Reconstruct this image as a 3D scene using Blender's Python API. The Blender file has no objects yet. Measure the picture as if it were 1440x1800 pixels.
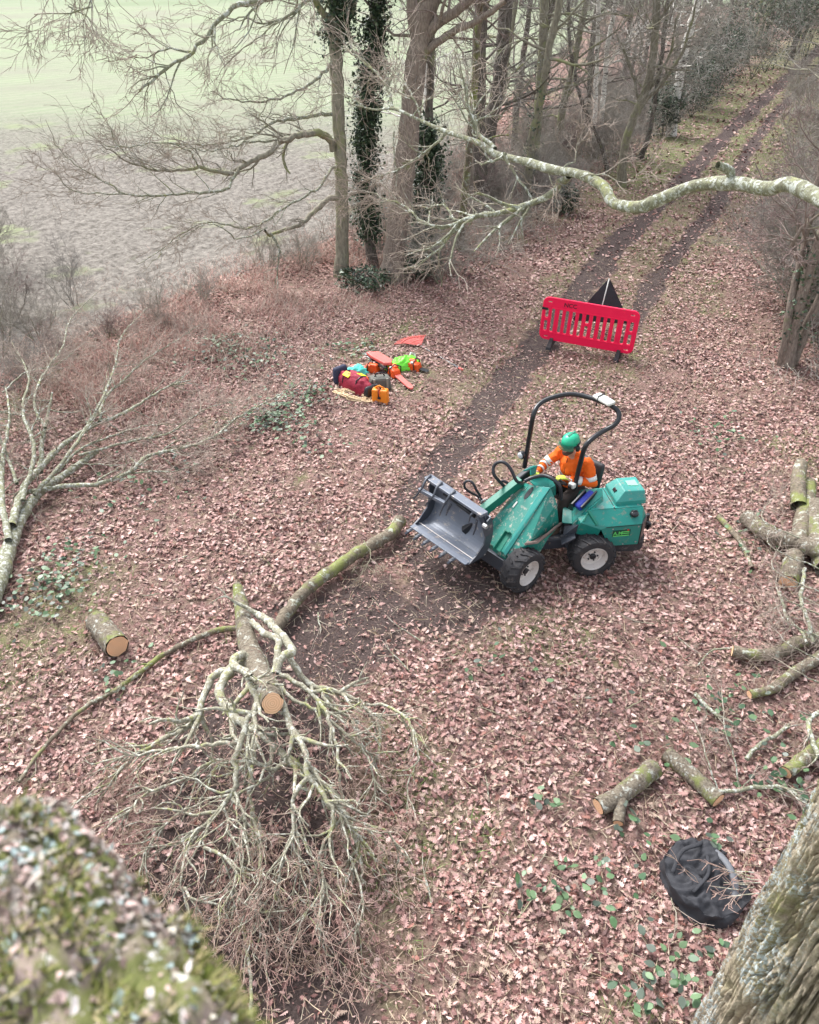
import bpy, bmesh, math, random
import numpy as np
from mathutils import Vector, Matrix

# ------------------------------------------------------------------ camera, sky, sun, exposure
S = bpy.context.scene
COL = S.collection
CAMH, FPX, TH = 7.2, 1386.0, math.radians(36)
CT, ST = math.cos(TH), math.sin(TH)
cam_d = bpy.data.cameras.new('camera'); cam = bpy.data.objects.new('camera', cam_d); COL.objects.link(cam)
cam.location = (0, 0, CAMH); cam.rotation_euler = (math.pi/2 - TH, 0, 0)
cam_d.sensor_fit = 'HORIZONTAL'; cam_d.sensor_width = 36; cam_d.lens = FPX/1440*36
cam_d.clip_start = 0.05; cam_d.clip_end = 3000
cam_d.dof.use_dof = True; cam_d.dof.focus_distance = 11.0; cam_d.dof.aperture_fstop = 6.8
S.camera = cam
W = bpy.data.worlds.new('World'); S.world = W; W.use_nodes = True
nt = W.node_tree; nt.nodes.clear()
sky = nt.nodes.new('ShaderNodeTexSky'); sky.sky_type = 'NISHITA'; sky.sun_disc = False
SUN_EL, SUN_AZ = math.radians(52), math.radians(-35)
sky.sun_elevation = SUN_EL; sky.sun_rotation = SUN_AZ; sky.dust_density = 4.0; sky.air_density = 1.0; sky.ozone_density = 1.5
hs = nt.nodes.new('ShaderNodeHueSaturation'); hs.inputs['Saturation'].default_value = 0.30
bg = nt.nodes.new('ShaderNodeBackground'); bg.inputs[1].default_value = 0.15
ow = nt.nodes.new('ShaderNodeOutputWorld')
nt.links.new(sky.outputs[0], hs.inputs['Color']); nt.links.new(hs.outputs[0], bg.inputs[0]); nt.links.new(bg.outputs[0], ow.inputs[0])
sd = bpy.data.lights.new('sun', 'SUN'); sd.energy = 1.5; sd.angle = math.radians(16); sd.color = (1, .985, .96)
sun = bpy.data.objects.new('sun', sd); COL.objects.link(sun)
# sun direction: azimuth measured from +Y clockwise
_sv = Vector((math.sin(SUN_AZ)*math.cos(SUN_EL), math.cos(SUN_AZ)*math.cos(SUN_EL), math.sin(SUN_EL)))
sun.rotation_euler = _sv.to_track_quat('Z', 'Y').to_euler()
S.view_settings.view_transform = 'Standard'; S.view_settings.look = 'None'
S.view_settings.exposure = 1.40; S.view_settings.gamma = 1.0

rng = np.random.default_rng(7); random.seed(7)
V3 = lambda *a: np.array(a, float)

# ------------------------------------------------------------------ survey helpers (photo bearings -> world metres)
def ray(px, py):
    u = 900 - py
    return V3(px-720, FPX*CT + u*ST, -FPX*ST + u*CT)/FPX
def G(px, py, z=0.0):
    d = ray(px, py); return V3(0, 0, CAMH) + d*((z-CAMH)/d[2])
def GY(px, py, y):
    d = ray(px, py); return V3(0, 0, CAMH) + d*(y/d[1])
def GD(px, py, dep): return V3(0, 0, CAMH) + ray(px, py)*dep
class Frame:
    def __init__(s, o, az):
        a = math.radians(az); s.az = a; s.o = V3(o[0], o[1], 0)
        s.x = V3(math.cos(a), math.sin(a), 0); s.y = V3(-math.sin(a), math.cos(a), 0)
    def loc(s, p): q = p - s.o; return V3(q@s.x, q@s.y, q[2])
    def h(s, px, py, z): return s.loc(G(px, py, z))
    def s_(s, px, py, y):
        d = ray(px, py); C = V3(0, 0, CAMH); t = ((s.o-C)@s.y + y)/(d@s.y); return s.loc(C+t*d)
    def w(s, p): return s.o + s.x*p[0] + s.y*p[1] + V3(0, 0, p[2])

# ------------------------------------------------------------------ noise
def _h(ix, iy, iz, seed):
    n = (ix*374761393 + iy*668265263 + iz*2147483647 + seed*1274126177) & 0xffffffff
    n = ((n ^ (n >> 13))*1274126177) & 0xffffffff
    n = (n ^ (n >> 16)) & 0xffff
    return n/65535.0
def vnoise(P, sc=1.0, seed=0):
    P = np.atleast_2d(np.asarray(P, float))*sc
    if P.shape[1] == 2: P = np.c_[P, np.zeros(len(P))]
    i = np.floor(P).astype(np.int64); f = P - i; f = f*f*(3-2*f); r = 0
    for dx in (0, 1):
        for dy in (0, 1):
            for dz in (0, 1):
                w = (f[:, 0] if dx else 1-f[:, 0])*(f[:, 1] if dy else 1-f[:, 1])*(f[:, 2] if dz else 1-f[:, 2])
                r = r + w*_h(i[:, 0]+dx, i[:, 1]+dy, i[:, 2]+dz, seed)
    return r
def fbm(P, sc=1.0, seed=0, o=4):
    r = 0; a = .5; t = 0
    for k in range(o): r = r + a*vnoise(P, sc*2**k, seed+k*17); t += a; a *= .55
    return r/t
def sstep(a, b, x): t = np.clip((x-a)/(b-a), 0, 1); return t*t*(3-2*t)
def pdist(P, line):
    """distance and side of 2D points to a polyline"""
    P = np.atleast_2d(P)[:, :2]; L = np.array(line)[:, :2]; best = np.full(len(P), 1e9); sg = np.zeros(len(P))
    for a, b in zip(L[:-1], L[1:]):
        ab = b-a; t = np.clip(((P-a)@ab)/(ab@ab), 0, 1); q = P-(a+t[:, None]*ab); d = np.hypot(q[:, 0], q[:, 1])
        s = ab[0]*(P[:, 1]-a[1]) - ab[1]*(P[:, 0]-a[0]); m = d < best; best[m] = d[m]; sg[m] = np.sign(s[m])
    return best, sg      # sg > 0 : left of the line direction

# ------------------------------------------------------------------ object helpers
def tag(o, label=None, cat=None, group=None, kind=None):
    if label: o['label'] = label
    if cat: o['category'] = cat
    if group: o['group'] = group
    if kind: o['kind'] = kind
    return o
def link(o, parent=None):
    COL.objects.link(o)
    if parent is not None: o.parent = parent
    return o
def empty(name, loc=(0, 0, 0), rz=0.0, label=None, cat=None, group=None):
    o = bpy.data.objects.new(name, None); o.empty_display_size = .2; COL.objects.link(o)
    o.location = loc; o.rotation_euler = (0, 0, rz); return tag(o, label, cat, group)
def bulk(name, V, F, mat, parent=None, smooth=False, attrs=None, fmat=None):
    """V Nx3, F list of int arrays (M,k)"""
    me = bpy.data.meshes.new(name); V = np.asarray(V, np.float32)
    F = [np.asarray(f, np.int32) for f in F if len(f)]
    tot = np.concatenate([np.full(len(f), f.shape[1], np.int32) for f in F]); loops = np.concatenate([f.ravel() for f in F])
    st = np.zeros(len(tot), np.int32); st[1:] = np.cumsum(tot)[:-1]
    me.vertices.add(len(V)); me.vertices.foreach_set('co', V.ravel())
    me.loops.add(len(loops)); me.loops.foreach_set('vertex_index', loops)
    me.polygons.add(len(tot)); me.polygons.foreach_set('loop_start', st)
    me.polygons.foreach_set('loop_total', tot)
    me.polygons.foreach_set('use_smooth', np.full(len(tot), smooth))
    for n, a in (attrs or {}).items():
        a = np.asarray(a, np.float32)
        if a.ndim == 1: at = me.attributes.new(n, 'FLOAT', 'POINT'); at.data.foreach_set('value', a)
        else: at = me.attributes.new(n, 'FLOAT_COLOR', 'POINT'); at.data.foreach_set('color', np.c_[a, np.ones(len(a))].astype(np.float32).ravel())
    for m in (mat if isinstance(mat, (list, tuple)) else [mat]): me.materials.append(m)
    if fmat is not None: me.polygons.foreach_set('material_index', np.asarray(fmat, np.int32))
    me.update(calc_edges=True)
    o = bpy.data.objects.new(name, me); return link(o, parent)

class MB:
    def __init__(s): s.v = []; s.f = []; s.m = []
    def add(s, V, F, mi=0):
        n = len(s.v); s.v += [tuple(map(float, p)) for p in V]; s.f += [tuple(n+i for i in f) for f in F]; s.m += [mi]*len(F); return s
    def box(s, c, d, R=None, mi=0, taper=None):
        hx, hy, hz = d[0]/2, d[1]/2, d[2]/2
        P = [(x*hx, y*hy, z*hz) for z in (-1, 1) for y in (-1, 1) for x in (-1, 1)]
        if taper: P = [(x*(taper if z > 0 else 1), y*(taper if z > 0 else 1), z) for x, y, z in P]
        P = [Vector(p) for p in P]
        if R is not None: P = [R @ p for p in P]
        return s.add([p+Vector(c) for p in P], [(0, 2, 3, 1), (4, 5, 7, 6), (0, 1, 5, 4), (2, 6, 7, 3), (0, 4, 6, 2), (1, 3, 7, 5)], mi)
    def bar(s, a, b, w, h, up=(0, 0, 1), mi=0):
        a, b = Vector(a), Vector(b); d = (b-a); L = d.length; x = d.normalized(); u = Vector(up)
        y = u.cross(x)
        if y.length < 1e-4: y = Vector((0, 1, 0)).cross(x)
        y.normalize(); z = x.cross(y); R = Matrix((x, y, z)).transposed()
        return s.box((a+b)/2, (L, w, h), R, mi)
    def tube(s, pts, r, n=10, mi=0, cap=True, flat=1.0):
        pts = np.array([tuple(p) for p in pts], float); r = np.broadcast_to(np.asarray(r, float), (len(pts),))
        V, F, _ = tube_np([(pts, r)], n, flat)
        s.add(V, [tuple(f) for f in F])
        s.m[-len(F):] = [mi]*len(F)
        if cap:
            k = len(s.v)-len(V); s.f.append(tuple(k+i for i in range(n))[::-1]); s.m.append(mi)
            s.f.append(tuple(len(s.v)-n+i for i in range(n))); s.m.append(mi)
        return s
    def lathe(s, prof, c=(0, 0, 0), axis='Z', n=24, mi=0, close=False, cap=True):
        V = []; 
        for r, h in prof:
            for k in range(n):
                a = 2*math.pi*k/n; x, y = r*math.cos(a), r*math.sin(a)
                p = (x, y, h) if axis == 'Z' else ((x, h, -y) if axis == 'Y' else (h, x, y))
                V.append((p[0]+c[0], p[1]+c[1], p[2]+c[2]))
        F = [(j*n+k, j*n+(k+1) % n, (j+1)*n+(k+1) % n, (j+1)*n+k) for j in range(len(prof)-1) for k in range(n)]
        if close: F += [((len(prof)-1)*n+k, (len(prof)-1)*n+(k+1) % n, (k+1) % n, k) for k in range(n)]
        elif cap: F += [tuple(range(n))[::-1], tuple((len(prof)-1)*n+k for k in range(n))]
        return s.add(V, F, mi)
    def ell(s, c, r, n=16, m=10, R=None, mi=0):
        V = []; 
        for j in range(m+1):
            t = math.pi*j/m
            for k in range(n):
                a = 2*math.pi*k/n; p = Vector((r[0]*math.sin(t)*math.cos(a), r[1]*math.sin(t)*math.sin(a), r[2]*math.cos(t)))
                V.append((R @ p if R is not None else p)+Vector(c))
        F = [(j*n+k, (j+1)*n+k, (j+1)*n+(k+1) % n, j*n+(k+1) % n) for j in range(m) for k in range(n)]
        return s.add(V, F, mi)
    def plate(s, pts, th, mi=0):
        P = [Vector(tuple(p)) for p in pts]; nrm = Vector((0, 0, 0)); c = sum(P, Vector())/len(P)
        for i in range(len(P)): nrm += (P[i]-c).cross(P[(i+1) % len(P)]-c)
        nrm.normalize(); n = len(P)
        V = [p+nrm*th/2 for p in P]+[p-nrm*th/2 for p in P]
        F = [tuple(range(n)), tuple(range(n, 2*n))[::-1]]+[(i, n+i, n+(i+1) % n, (i+1) % n) for i in range(n)]
        return s.add(V, F, mi)
    def build(s, name, mat, parent=None, smooth=False, bevel=0, remesh=0, subsurf=0):
        me = bpy.data.meshes.new(name); me.from_pydata(s.v, [], s.f)
        for m in (mat if isinstance(mat, (list, tuple)) else [mat]): me.materials.append(m)
        me.polygons.foreach_set('material_index', s.m)
        me.polygons.foreach_set('use_smooth', [smooth]*len(s.f)); me.update()
        bm = bmesh.new(); bm.from_mesh(me); bmesh.ops.recalc_face_normals(bm, faces=bm.faces); bm.to_mesh(me); bm.free()
        o = bpy.data.objects.new(name, me); link(o, parent)
        if remesh:
            md = o.modifiers.new('r', 'REMESH'); md.mode = 'VOXEL'; md.voxel_size = remesh; md.use_smooth_shade = True
            ms = o.modifiers.new('s', 'SMOOTH'); ms.iterations = 3; ms.factor = .5
        if bevel:
            md = o.modifiers.new('b', 'BEVEL'); md.width = bevel; md.segments = 2; md.limit_method = 'ANGLE'; md.angle_limit = math.radians(35)
        if subsurf:
            md = o.modifiers.new('s', 'SUBSURF'); md.levels = subsurf; md.render_levels = subsurf
        return o

def tube_np(br, sides, flat=1.0):
    """list of (pts Nx3, radii N) with any N -> verts, quads, radius attribute"""
    groups = {}
    for i, (p, r) in enumerate(br): groups.setdefault(len(p), []).append(i)
    Vs, Fs, Rs = [], [], []; base = 0
    ang = 2*np.pi*np.arange(sides)/sides
    for n, ids in groups.items():
        P = np.array([br[i][0] for i in ids]); R = np.array([br[i][1] for i in ids]); M = len(ids)
        T = np.empty_like(P); T[:, 1:-1] = P[:, 2:]-P[:, :-2]; T[:, 0] = P[:, 1]-P[:, 0]; T[:, -1] = P[:, -1]-P[:, -2]
        T /= np.linalg.norm(T, axis=2, keepdims=True)+1e-9
        # parallel transport
        A = np.empty_like(P); ref = np.where(np.abs(T[:, 0, 2:3]) < .8, V3(0, 0, 1)[None], V3(1, 0, 0)[None])
        a = np.cross(T[:, 0], ref); a /= np.linalg.norm(a, axis=1, keepdims=True)+1e-9; A[:, 0] = a
        for k in range(1, n):
            a = A[:, k-1]-T[:, k]*np.sum(A[:, k-1]*T[:, k], 1, keepdims=True)
            A[:, k] = a/(np.linalg.norm(a, axis=1, keepdims=True)+1e-9)
        B = np.cross(T, A)
        V = P[:, :, None]+R[:, :, None, None]*(A[:, :, None]*np.cos(ang)[None, None, :, None]+flat*B[:, :, None]*np.sin(ang)[None, None, :, None])
        Vs.append(V.reshape(-1, 3)); Rs.append(np.repeat(R.reshape(-1), sides))
        m = np.arange(M)[:, None, None]*n*sides; k = np.arange(n-1)[None, :, None]*sides; j = np.arange(sides)[None, None, :]; j2 = (j+1) % sides
        q = np.stack([m+k+j, m+k+j2, m+k+sides+j2, m+k+sides+j], -1).reshape(-1, 4)+base
        Fs.append(q); base += M*n*sides
    return np.concatenate(Vs), np.concatenate(Fs), np.concatenate(Rs)

def branches_obj(name, br, mat, parent=None, smin=3, fine=.006, caps=True):
    """a set of branches as ONE mesh: thick ones with more sides"""
    V, F, R = [], [], []; base = 0
    for lo, hi, sides in ((0, fine, smin), (fine, .025, max(smin+1, 5)), (.025, .08, 8), (.08, 9, 14)):
        sub = [b for b in br if lo <= b[1][0] < hi]
        if not sub: continue
        v, f, r = tube_np(sub, sides); V.append(v); F.append(f+base); R.append(r); base += len(v)
    return bulk(name, np.concatenate(V), F, mat, parent, smooth=True, attrs={'rad': np.concatenate(R)})

def norm(v): return v/(np.linalg.norm(v)+1e-9)
def resample(pts, step):
    pts = np.array([tuple(p) for p in pts], float)
    # Catmull-Rom through the given points
    P = np.vstack([2*pts[0]-pts[1], pts, 2*pts[-1]-pts[-2]]); out = []
    for i in range(1, len(P)-2):
        n = max(1, int(np.linalg.norm(P[i+1]-P[i])/step)+1)
        for k in range(n):
            t = k/n; out.append(.5*((2*P[i])+(-P[i-1]+P[i+1])*t+(2*P[i-1]-5*P[i]+4*P[i+1]-P[i+2])*t*t+(-P[i-1]+3*P[i]-3*P[i+1]+P[i+2])*t**3))
    out.append(P[-2]); return np.array(out)
def grow(out, p, d, L, r, depth, rg, gn=.35, bias=V3(0, 0, 0), kids=3, ang=.8, rmin=.0022, ratio=.62, step=None, zmin=None):
    n = 6 if depth > 0 else 4
    pts = [p]; dd = norm(d)
    for k in range(n-1):
        dd = norm(dd + gn*rg.normal(size=3)*.6 + bias*.25)
        q = pts[-1]+dd*L/(n-1)
        if zmin is not None and q[2] < zmin: q[2] = zmin+.01*rg.random(); dd[2] = abs(dd[2])*.3
        pts.append(q)
    pts = np.array(pts); rad = np.linspace(r, max(r*.35, rmin*.7), n); out.append((pts, rad))
    if depth <= 0 or r < rmin: return
    for k in range(kids):
        t = rg.uniform(.2, 1.0); i = min(int(t*(n-1)), n-2); f = t*(n-1)-i; q = pts[i]*(1-f)+pts[i+1]*f
        tg = norm(pts[i+1]-pts[i]); s = rg.normal(size=3); s = norm(s-tg*(s@tg)); a = ang*rg.uniform(.5, 1.2)
        grow(out, q, norm(tg*math.cos(a)+s*math.sin(a)), L*ratio*rg.uniform(.6, 1.15), max(rad[i]*rg.uniform(.45, .7), rmin), depth-1, rg, gn, bias, kids, ang, rmin, ratio, zmin=zmin)
def guided(out, pts, r0, r1, rg, kids=0, klen=.5, kdepth=2, kr=.35, bias=V3(0, 0, 0), ang=.8, gn=.35, jit=0., step=.12, t0=.15, zmin=None, kk=3, rmin=.0022):
    P = resample(pts, step)
    if jit: P[1:-1] += rg.normal(size=(len(P)-2, 3))*jit
    R = np.linspace(r0, r1, len(P))*(1+.07*np.sin(np.arange(len(P))*1.7+rg.random()*6)); out.append((P, R))
    n = len(P)
    for k in range(kids):
        t = rg.uniform(t0, 1)*(n-1.001); i = int(t); q = P[i]+(P[i+1]-P[i])*(t-i); tg = norm(P[i+1]-P[i])
        s = rg.normal(size=3); s = norm(s-tg*(s@tg)); a = ang*rg.uniform(.5, 1.2)
        grow(out, q, norm(tg*math.cos(a)+s*math.sin(a)), klen*rg.uniform(.5, 1.2), max(R[i]*kr*rg.uniform(.7, 1.3), .0025), kdepth, rg, gn, bias, kk, zmin=zmin, rmin=rmin)
    return P

# ------------------------------------------------------------------ materials
class N:
    def __init__(s, name):
        s.m = bpy.data.materials.new(name); s.m.use_nodes = True; s.t = s.m.node_tree; s.t.nodes.clear()
        s.o = s.t.nodes.new('ShaderNodeOutputMaterial'); s.b = s.t.nodes.new('ShaderNodeBsdfPrincipled'); s.t.links.new(s.b.outputs[0], s.o.inputs[0])
        s.co = None
    def n(s, ty, **k):
        x = s.t.nodes.new(ty)
        for a, b in k.items(): setattr(x, a, b)
        return x
    def l(s, a, b): s.t.links.new(a, b)
    def coord(s):
        if s.co is None: s.co = s.n('ShaderNodeTexCoord').outputs['Object']
        return s.co
    def noise(s, sc, det=4, rough=.6, dist=0, vec=None):
        x = s.n('ShaderNodeTexNoise'); x.inputs['Scale'].default_value = sc; x.inputs['Detail'].default_value = det
        x.inputs['Roughness'].default_value = rough; x.inputs['Distortion'].default_value = dist; s.l(vec or s.coord(), x.inputs['Vector']); return x.outputs['Fac']
    def scale(s, v):
        x = s.n('ShaderNodeMapping'); x.inputs['Scale'].default_value = v; s.l(s.coord(), x.inputs['Vector']); return x.outputs[0]
    def attr(s, nm, col=False): x = s.n('ShaderNodeAttribute', attribute_name=nm); return x.outputs['Color' if col else 'Fac']
    def ramp(s, fac, a, b, c0=(0, 0, 0), c1=(1, 1, 1)):
        x = s.n('ShaderNodeValToRGB'); x.color_ramp.elements[0].position = a; x.color_ramp.elements[1].position = b
        x.color_ramp.elements[0].color = (*c0, 1); x.color_ramp.elements[1].color = (*c1, 1); s.l(fac, x.inputs[0]); return x.outputs[0]
    def mix(s, f, a, b, mode='MIX'):
        x = s.n('ShaderNodeMix', data_type='RGBA', blend_type=mode)
        for i, v in ((0, f), (6, a), (7, b)):
            if isinstance(v, bpy.types.NodeSocket): s.l(v, x.inputs[i])
            elif isinstance(v, tuple): x.inputs[i].default_value = (*v, 1)
            else: x.inputs[i].default_value = v
        return x.outputs[2]
    def math(s, op, a, b=0.0):
        x = s.n('ShaderNodeMath', operation=op)
        for i, v in ((0, a), (1, b)):
            if isinstance(v, bpy.types.NodeSocket): s.l(v, x.inputs[i])
            else: x.inputs[i].default_value = v
        return x.outputs[0]
    def bump(s, h, st=.5, d=.01):
        x = s.n('ShaderNodeBump'); x.inputs['Strength'].default_value = st; x.inputs['Distance'].default_value = d; s.l(h, x.inputs['Height']); s.l(x.outputs[0], s.b.inputs['Normal'])
    def done(s, col, rough=.7, metal=0., spec=.3):
        if isinstance(col, tuple): s.b.inputs['Base Color'].default_value = (*col, 1)
        else: s.l(col, s.b.inputs['Base Color'])
        if isinstance(rough, bpy.types.NodeSocket): s.l(rough, s.b.inputs['Roughness'])
        else: s.b.inputs['Roughness'].default_value = rough
        s.b.inputs['Metallic'].default_value = metal; s.b.inputs['Specular IOR Level'].default_value = spec; return s.m

def m_bark(name, base, dark, moss, lich, moss_a=.55, lich_a=.6, sc=9, twig=None, twr=(.004, .02), bump=.6, stretch=.35):
    k = N(name); v = k.scale((1, 1, stretch)); f = k.noise(sc*3, 5, .65, .3, v); c = k.mix(k.ramp(f, .35, .65), dark, base)
    g = k.noise(sc*.22, 5, .7); c = k.mix(k.ramp(g, moss_a, moss_a+.1), c, moss)
    g2 = k.noise(sc*.9, 6, .75, .4); c = k.mix(k.ramp(g2, lich_a, lich_a+.05), c, lich)
    if twig is not None:
        mr = k.n('ShaderNodeMapRange'); mr.inputs['From Min'].default_value = twr[0]; mr.inputs['From Max'].default_value = twr[1]; k.l(k.attr('rad'), mr.inputs['Value'])
        c = k.mix(mr.outputs[0], k.mix(k.ramp(k.noise(2.5, 3), .4, .6), twig, tuple(x*1.35 for x in twig)), c)
    k.bump(k.noise(sc*4, 5, .7, .2, v), bump, .02); return k.done(c, .88, spec=.15)
def m_plain(name, col, rough=.5, metal=0., var=.12, sc=6, spec=.4, bump=0, dirt=None, dirt_a=.6, dsc=4):
    k = N(name); c = k.mix(k.noise(sc, 4), tuple(x*(1-var) for x in col), tuple(min(1, x*(1+var)) for x in col))
    if dirt is not None: c = k.mix(k.ramp(k.noise(dsc, 7, .75, .3), dirt_a, dirt_a+.07), c, dirt)
    if bump: k.bump(k.noise(sc*6, 4), bump, .01)
    return k.done(c, rough, metal, spec)
def m_attr(name, rough=.8, sc=40, var=.25, trans=0., spec=.2):
    k = N(name); c = k.attr('col', True); c = k.mix(k.noise(sc, 3), k.mix(1.0, c, (1-var,)*3, 'MULTIPLY'), k.mix(1.0, c, (1+var*.6,)*3, 'MULTIPLY'))
    m = k.done(c, rough, spec=spec); return m
M = {}
M['leaf'] = m_attr('leaf_litter', .62, 60, .2, spec=.35)
M['blade'] = m_attr('grass_blades', .7, 10, .1)
M['ivy'] = m_attr('ivy_leaves', .45, 20, .2, spec=.5)
M['oak'] = m_bark('oak_bark', (.30, .25, .21), (.15, .12, .10), (.19, .2, .10), (.33, .35, .29), .58, .62, 9, (.2, .15, .14))
M['beech'] = m_bark('smooth_bark', (.30, .28, .215), (.17, .155, .12), (.24, .25, .13), (.38, .39, .33), .5, .63, 6, (.27, .25, .22))
M['dark'] = m_bark('dark_bark', (.19, .165, .145), (.08, .07, .06), (.17, .18, .10), (.28, .28, .24), .56, .64, 8, (.21, .195, .18))
M['lich'] = m_bark('lichen_bark', (.30, .31, .21), (.15, .14, .105), (.31, .32, .15), (.50, .52, .47), .57, .52, 20, (.33, .27, .23), (.0025, .0085))
M['crown'] = m_bark('cut_crown_bark', (.39, .375, .29), (.19, .175, .13), (.33, .34, .16), (.52, .52, .45), .53, .52, 18, (.38, .235, .205), (.0019, .0042))
M['log'] = m_bark('log_bark', (.27, .235, .18), (.1, .08, .065), (.19, .21, .08), (.44, .45, .40), .54, .56, 12, bump=.9)
M['limb'] = m_bark('mossy_limb_bark', (.24, .2, .15), (.1, .085, .065), (.2, .22, .08), (.40, .42, .35), .5, .56, 10, (.28, .26, .19), (.003, .012))
k = N('birch_bark'); v = k.scale((1, 1, 3.5)); f = k.noise(3.2, 4, .7, .5, v); M['birch'] = k.done(k.mix(k.ramp(f, .40, .46), (.06, .05, .045), (.78, .75, .70)), .8)
k = N('cut_wood'); g = k.n('ShaderNodeTexWave', wave_type='RINGS', rings_direction='X'); g.inputs['Scale'].default_value = 14; g.inputs['Distortion'].default_value = 2.5; g.inputs['Detail'].default_value = 3
k.l(k.coord(), g.inputs['Vector']); M['cut'] = k.done(k.mix(k.noise(9, 4), k.mix(g.outputs['Fac'], (.55, .33, .2), (.90, .62, .42)), (.86, .50, .28)), .75)

# ------------------------------------------------------------------ the lie of the land
PATH_L = [G(*p) for p in ((640, 1010), (735, 865), (800, 795), (870, 700), (960, 590), (1075, 440), (1206, 314), (1289, 224), (1375, 145))]
PATH_R = [G(*p) for p in ((840, 1000), (985, 760), (1080, 620), (1140, 515), (1180, 455), (1260, 362), (1317, 264), (1367, 194), (1420, 147))]
dL = norm(PATH_L[-1]-PATH_L[-2]); PATH_L.append(PATH_L[-1]+dL*40); dR = norm(PATH_R[-1]-PATH_R[-2]); PATH_R.append(PATH_R[-1]+dL*40)
BOUND = [V3(-26, -6, 0)]+[G(*p) for p in ((-300, 800), (0, 690), (250, 560), (430, 490), (600, 430), (760, 330), (860, 210), (960, 120))]
db = norm(BOUND[-1]-BOUND[-2]); BOUND.append(BOUND[-1]+db*200)
CLEAR = [G(520, 1140), G(640, 1110), G(760, 1060), G(860, 985)]
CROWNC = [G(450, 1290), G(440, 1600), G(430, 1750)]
def masks(P):
    """soil, grass, field weights at ground points"""
    P = np.atleast_2d(P); n1 = fbm(P[:, :2], .9, 3); n2 = fbm(P[:, :2], 4.5, 11, 3); n3 = fbm(P[:, :2], .25, 5)
    a, _ = pdist(P, PATH_L); b, _ = pdist(P, PATH_R); fade = sstep(7.0, 11.5, P[:, 1])
    w = .20+.24*(n1-.3)
    rut = np.maximum(1-sstep(w*1.0, w*2.3, a+.35*(n2-.5)), sstep(12, 20, P[:, 1])*(1-sstep(w*.6, w*1.7, b+.35*(n2-.5))))*fade
    cl, _ = pdist(P, CLEAR); cr, _ = pdist(P, CROWNC)
    patch = (1-sstep(.25, 1.15, cl+1.9*(n1-.5)+.5*(n2-.5)))
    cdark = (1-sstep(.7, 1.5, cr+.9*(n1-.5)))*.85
    ld = np.hypot(P[:, 0]-.9, P[:, 1]-8.9); patch = np.maximum(patch, 1-sstep(.6, 1.4, ld+.8*(n1-.5)))
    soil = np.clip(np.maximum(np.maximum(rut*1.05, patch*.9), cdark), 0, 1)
    bd, sg = pdist(P, BOUND); fld = np.where(sg > 0, 1, -1)*bd+.9*(n1-.5)
    mid = (1-sstep(.3, 1.25, np.minimum(a, b)+1.2*(n1-.5)))*sstep(9, 14, P[:, 1])*.8
    tr, sR = pdist(P, PATH_R); tl, sL = pdist(P, PATH_L)
    verge = sstep(23, 32, P[:, 1])*(1-sstep(2.2, 3.6, np.minimum(a, b)+1.2*(n1-.5)))
    gp = sstep(.60, .70, fbm(P[:, :2], .55, 41))*.6
    gl, _ = pdist(P, [G(60, 1140), G(-40, 1230), G(120, 1040)])
    gp = np.maximum(gp, (1-sstep(.3, 1.0, gl+.8*(n1-.5)))*.7)
    grass = np.clip(np.maximum(np.maximum(mid*.75, verge*.9), gp)*(1-soil), 0, 1)
    return soil, grass, fld, bd*np.where(sg > 0, 1, -1)
def groundz(P):
    P = np.atleast_2d(P); z = .10*(fbm(P[:, :2], .35, 21, 3)-.5)+.05*(fbm(P[:, :2], 2.5, 23, 3)-.5)
    bd, sg = pdist(P, BOUND); bank = np.exp(-(bd/1.6)**2)*.18
    return z+bank*sstep(5, 9, P[:, 1])

NY, NX = 560, 520
ys = np.cumsum(np.linspace(.03, .42, NY)); ys = ys/ys[-1]*124 - 0.5
uu = np.linspace(-1, 1, NX); uu = np.sign(uu)*np.abs(uu)**1.15
X = uu[None, :]*(6.5+.78*np.maximum(ys, 0))[:, None]; Y = np.broadcast_to(ys[:, None], X.shape)
GP = np.c_[X.ravel(), Y.ravel(), np.zeros(X.size)]
soil, grass, fld, bdist = masks(GP)
GP[:, 2] = groundz(GP)
isf = fld > 0
rowdir = norm(BOUND[4]-BOUND[2]); nrm = V3(-rowdir[1], rowdir[0], 0); uco = GP@nrm
far = sstep(26, 62, GP[:, 1])
GP[:, 2] += np.where(isf, (.022*np.sin(uco*2*math.pi/.55)+.10*(fbm(GP[:, :2], 6.5, 31, 3)-.5))*(1-far*.8), 0)
GP[:, 2] -= soil*.035*(~isf)
GP[:, 2] += np.where(~isf, .03*(fbm(GP[:, :2], 9, 33, 2)-.5), 0)
idx = np.arange(NY*NX).reshape(NY, NX); Q = np.stack([idx[:-1, :-1], idx[:-1, 1:], idx[1:, 1:], idx[1:, :-1]], -1).reshape(-1, 4)
qf = isf[Q].mean(1) > .5; qs = (soil[Q].mean(1) > .5) & ~qf & (Y[:-1, :-1].ravel() > 9.5)
def sub(name, mask, mat, kind='structure'):
    q = Q[mask]; u, inv = np.unique(q, return_inverse=True)
    o = bulk(name, GP[u], [inv.reshape(-1, 4)], mat, smooth=True, attrs={'soil': soil[u], 'grass': grass[u], 'far': far[u]}); tag(o, kind=kind); return o
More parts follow.
